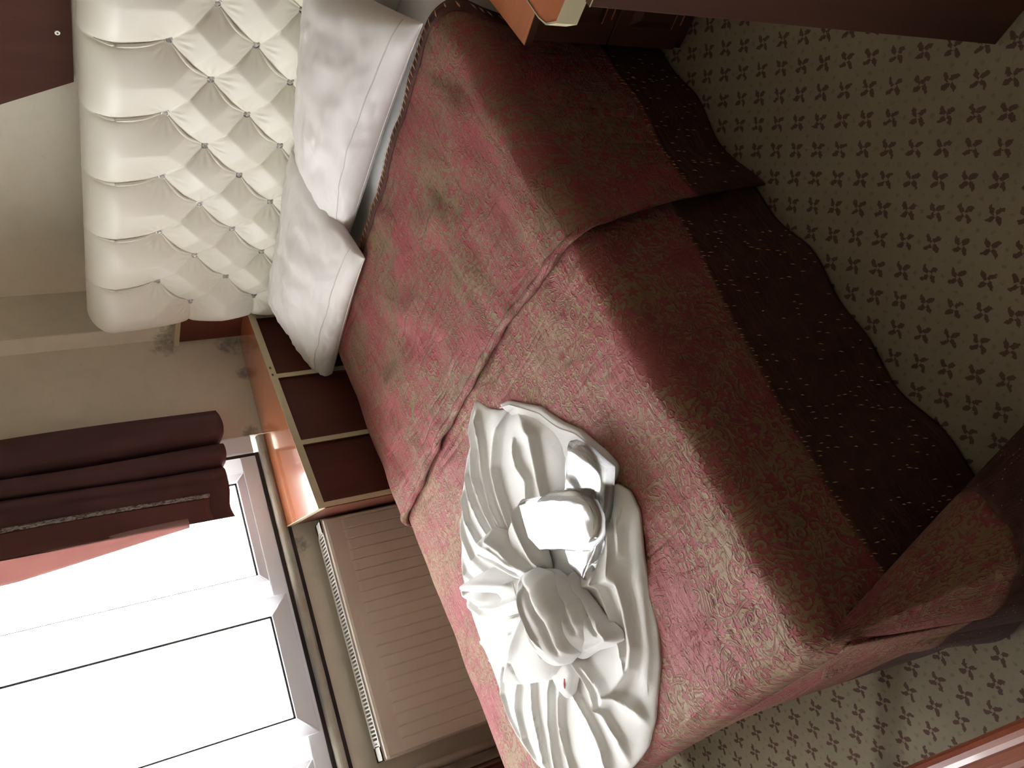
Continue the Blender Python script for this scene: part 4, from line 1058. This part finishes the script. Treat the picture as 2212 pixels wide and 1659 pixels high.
# ================================================================== DESK
dk = thing('desk', 'tall dark brown desk with cream edged top, in front of the nightstand', 'desk', (0.0, 1.15, 0))
DX, DY = -.505, .857
q = MB(); q.box(DX, 1.0, DY, DY + .020, .004, .860); q.build('front_panel', M['deskw'], dk, bevel=.001)
q = MB(); q.box(DX, DX + .018, DY + .020, DY + .52, .004, .860); q.build('side_panel', M['deskw'], dk, bevel=.001)
q = MB(); q.box(.98, 1.0, DY + .020, DY + .52, .004, .860); q.build('side_panel', M['deskw'], dk, bevel=.001)
TX, TY, TZ0, TZ1 = -.540, .880, .858, .888
tp = [(TX, TY - .008), (TX - .012, TY + .020), (TX - .004, TY + .045), (TX + .02, TY + .08), (TX + .02, TY + .53), (1.02, TY + .53), (1.02, TY - .012), (TX + .03, TY - .012)]
tp = [(TX + .004, TY - .010), (TX - .012, TY + .010), (TX - .016, TY + .030), (TX - .014, TY + .54), (1.02, TY + .54), (1.02, TY - .010)]
q = MB(); q.prism(tp, TZ0, TZ1); q.build('top_board', M['nstop'], dk)
q = MB(); n = len(tp); cx_, cy_ = .2, 1.15
out = [(x + .0018 * (-1 if x < cx_ else 1), y + .0018 * (-1 if y < cy_ else 1)) for x, y in tp]
V = [(x, y, TZ0 - .0005) for x, y in out] + [(x, y, TZ1 + .0010) for x, y in out] + [(x, y, TZ1 + .0010) for x, y in tp] + [(x, y, TZ0 - .0005) for x, y in tp]
q.add(V, [(i, (i + 1) % n, n + (i + 1) % n, n + i) for i in range(n)] + [(n + i, n + (i + 1) % n, 2 * n + (i + 1) % n, 2 * n + i) for i in range(n)] + [(3 * n + i, 3 * n + (i + 1) % n, (i + 1) % n, i) for i in range(n)]); q.build('edge_banding', M['cream_edge'], dk)
q = MB(); q.box(DX, 1.0, DY - .0008, DY, .8585, .860); q.build('pale_edge_line', M['cream_edge'], dk)  # thin cream line along the front panel's top edge

# ================================================================== LOW WOODEN BENCH at the foot
bn = thing('luggage_bench', 'low orange brown wooden bench with moulded edge at the foot of the bed', 'bench', (-1.2, -.35, 0))
BY, BZ = -.072, .36
M['benchw'] = wood('bench_wood', (.20, .048, .022), (.27, .070, .032), .3, axis=(2, 10, 1), coat=.4)
q = MB()
prof = [(BY, BZ - .045), (BY, BZ - .030), (BY - .004, BZ - .024), (BY - .004, BZ - .020), (BY - .001, BZ - .012), (BY - .003, BZ - .006), (BY - .010, BZ), (BY - .018, BZ + .002), (BY - .026, BZ - .002), (BY - .030, BZ - .006), (BY - .040, BZ - .006), (BY - .046, BZ - .001), (BY - .054, BZ + .001), (BY - .54, BZ + .001), (BY - .54, BZ - .045)]
k = len(prof); x0, x1 = -1.75, -.55
q.add([(x0, y, z) for y, z in prof] + [(x1, y, z) for y, z in prof], [(i, (i + 1) % k, k + (i + 1) % k, k + i) for i in range(k)] + [tuple(range(k)), tuple(range(k, 2 * k))[::-1]])
q.build('moulded_top', M['benchw'], bn)
for lx in (x0 + .05, x1 - .05):
    for ly in (BY - .06, BY - .48):
        q = MB(); q.box(lx - .025, lx + .025, ly - .025, ly + .025, 0, BZ - .045); q.build('leg', M['benchw'], bn, bevel=.003)
for (a0, a1, b0, b1) in ((x0 + .06, x1 - .06, BY - .07, BY - .055), (x0 + .06, x1 - .06, BY - .485, BY - .47)):
    q = MB(); q.box(a0, a1, b0, b1, BZ - .11, BZ - .045); q.build('apron', M['benchw'], bn)
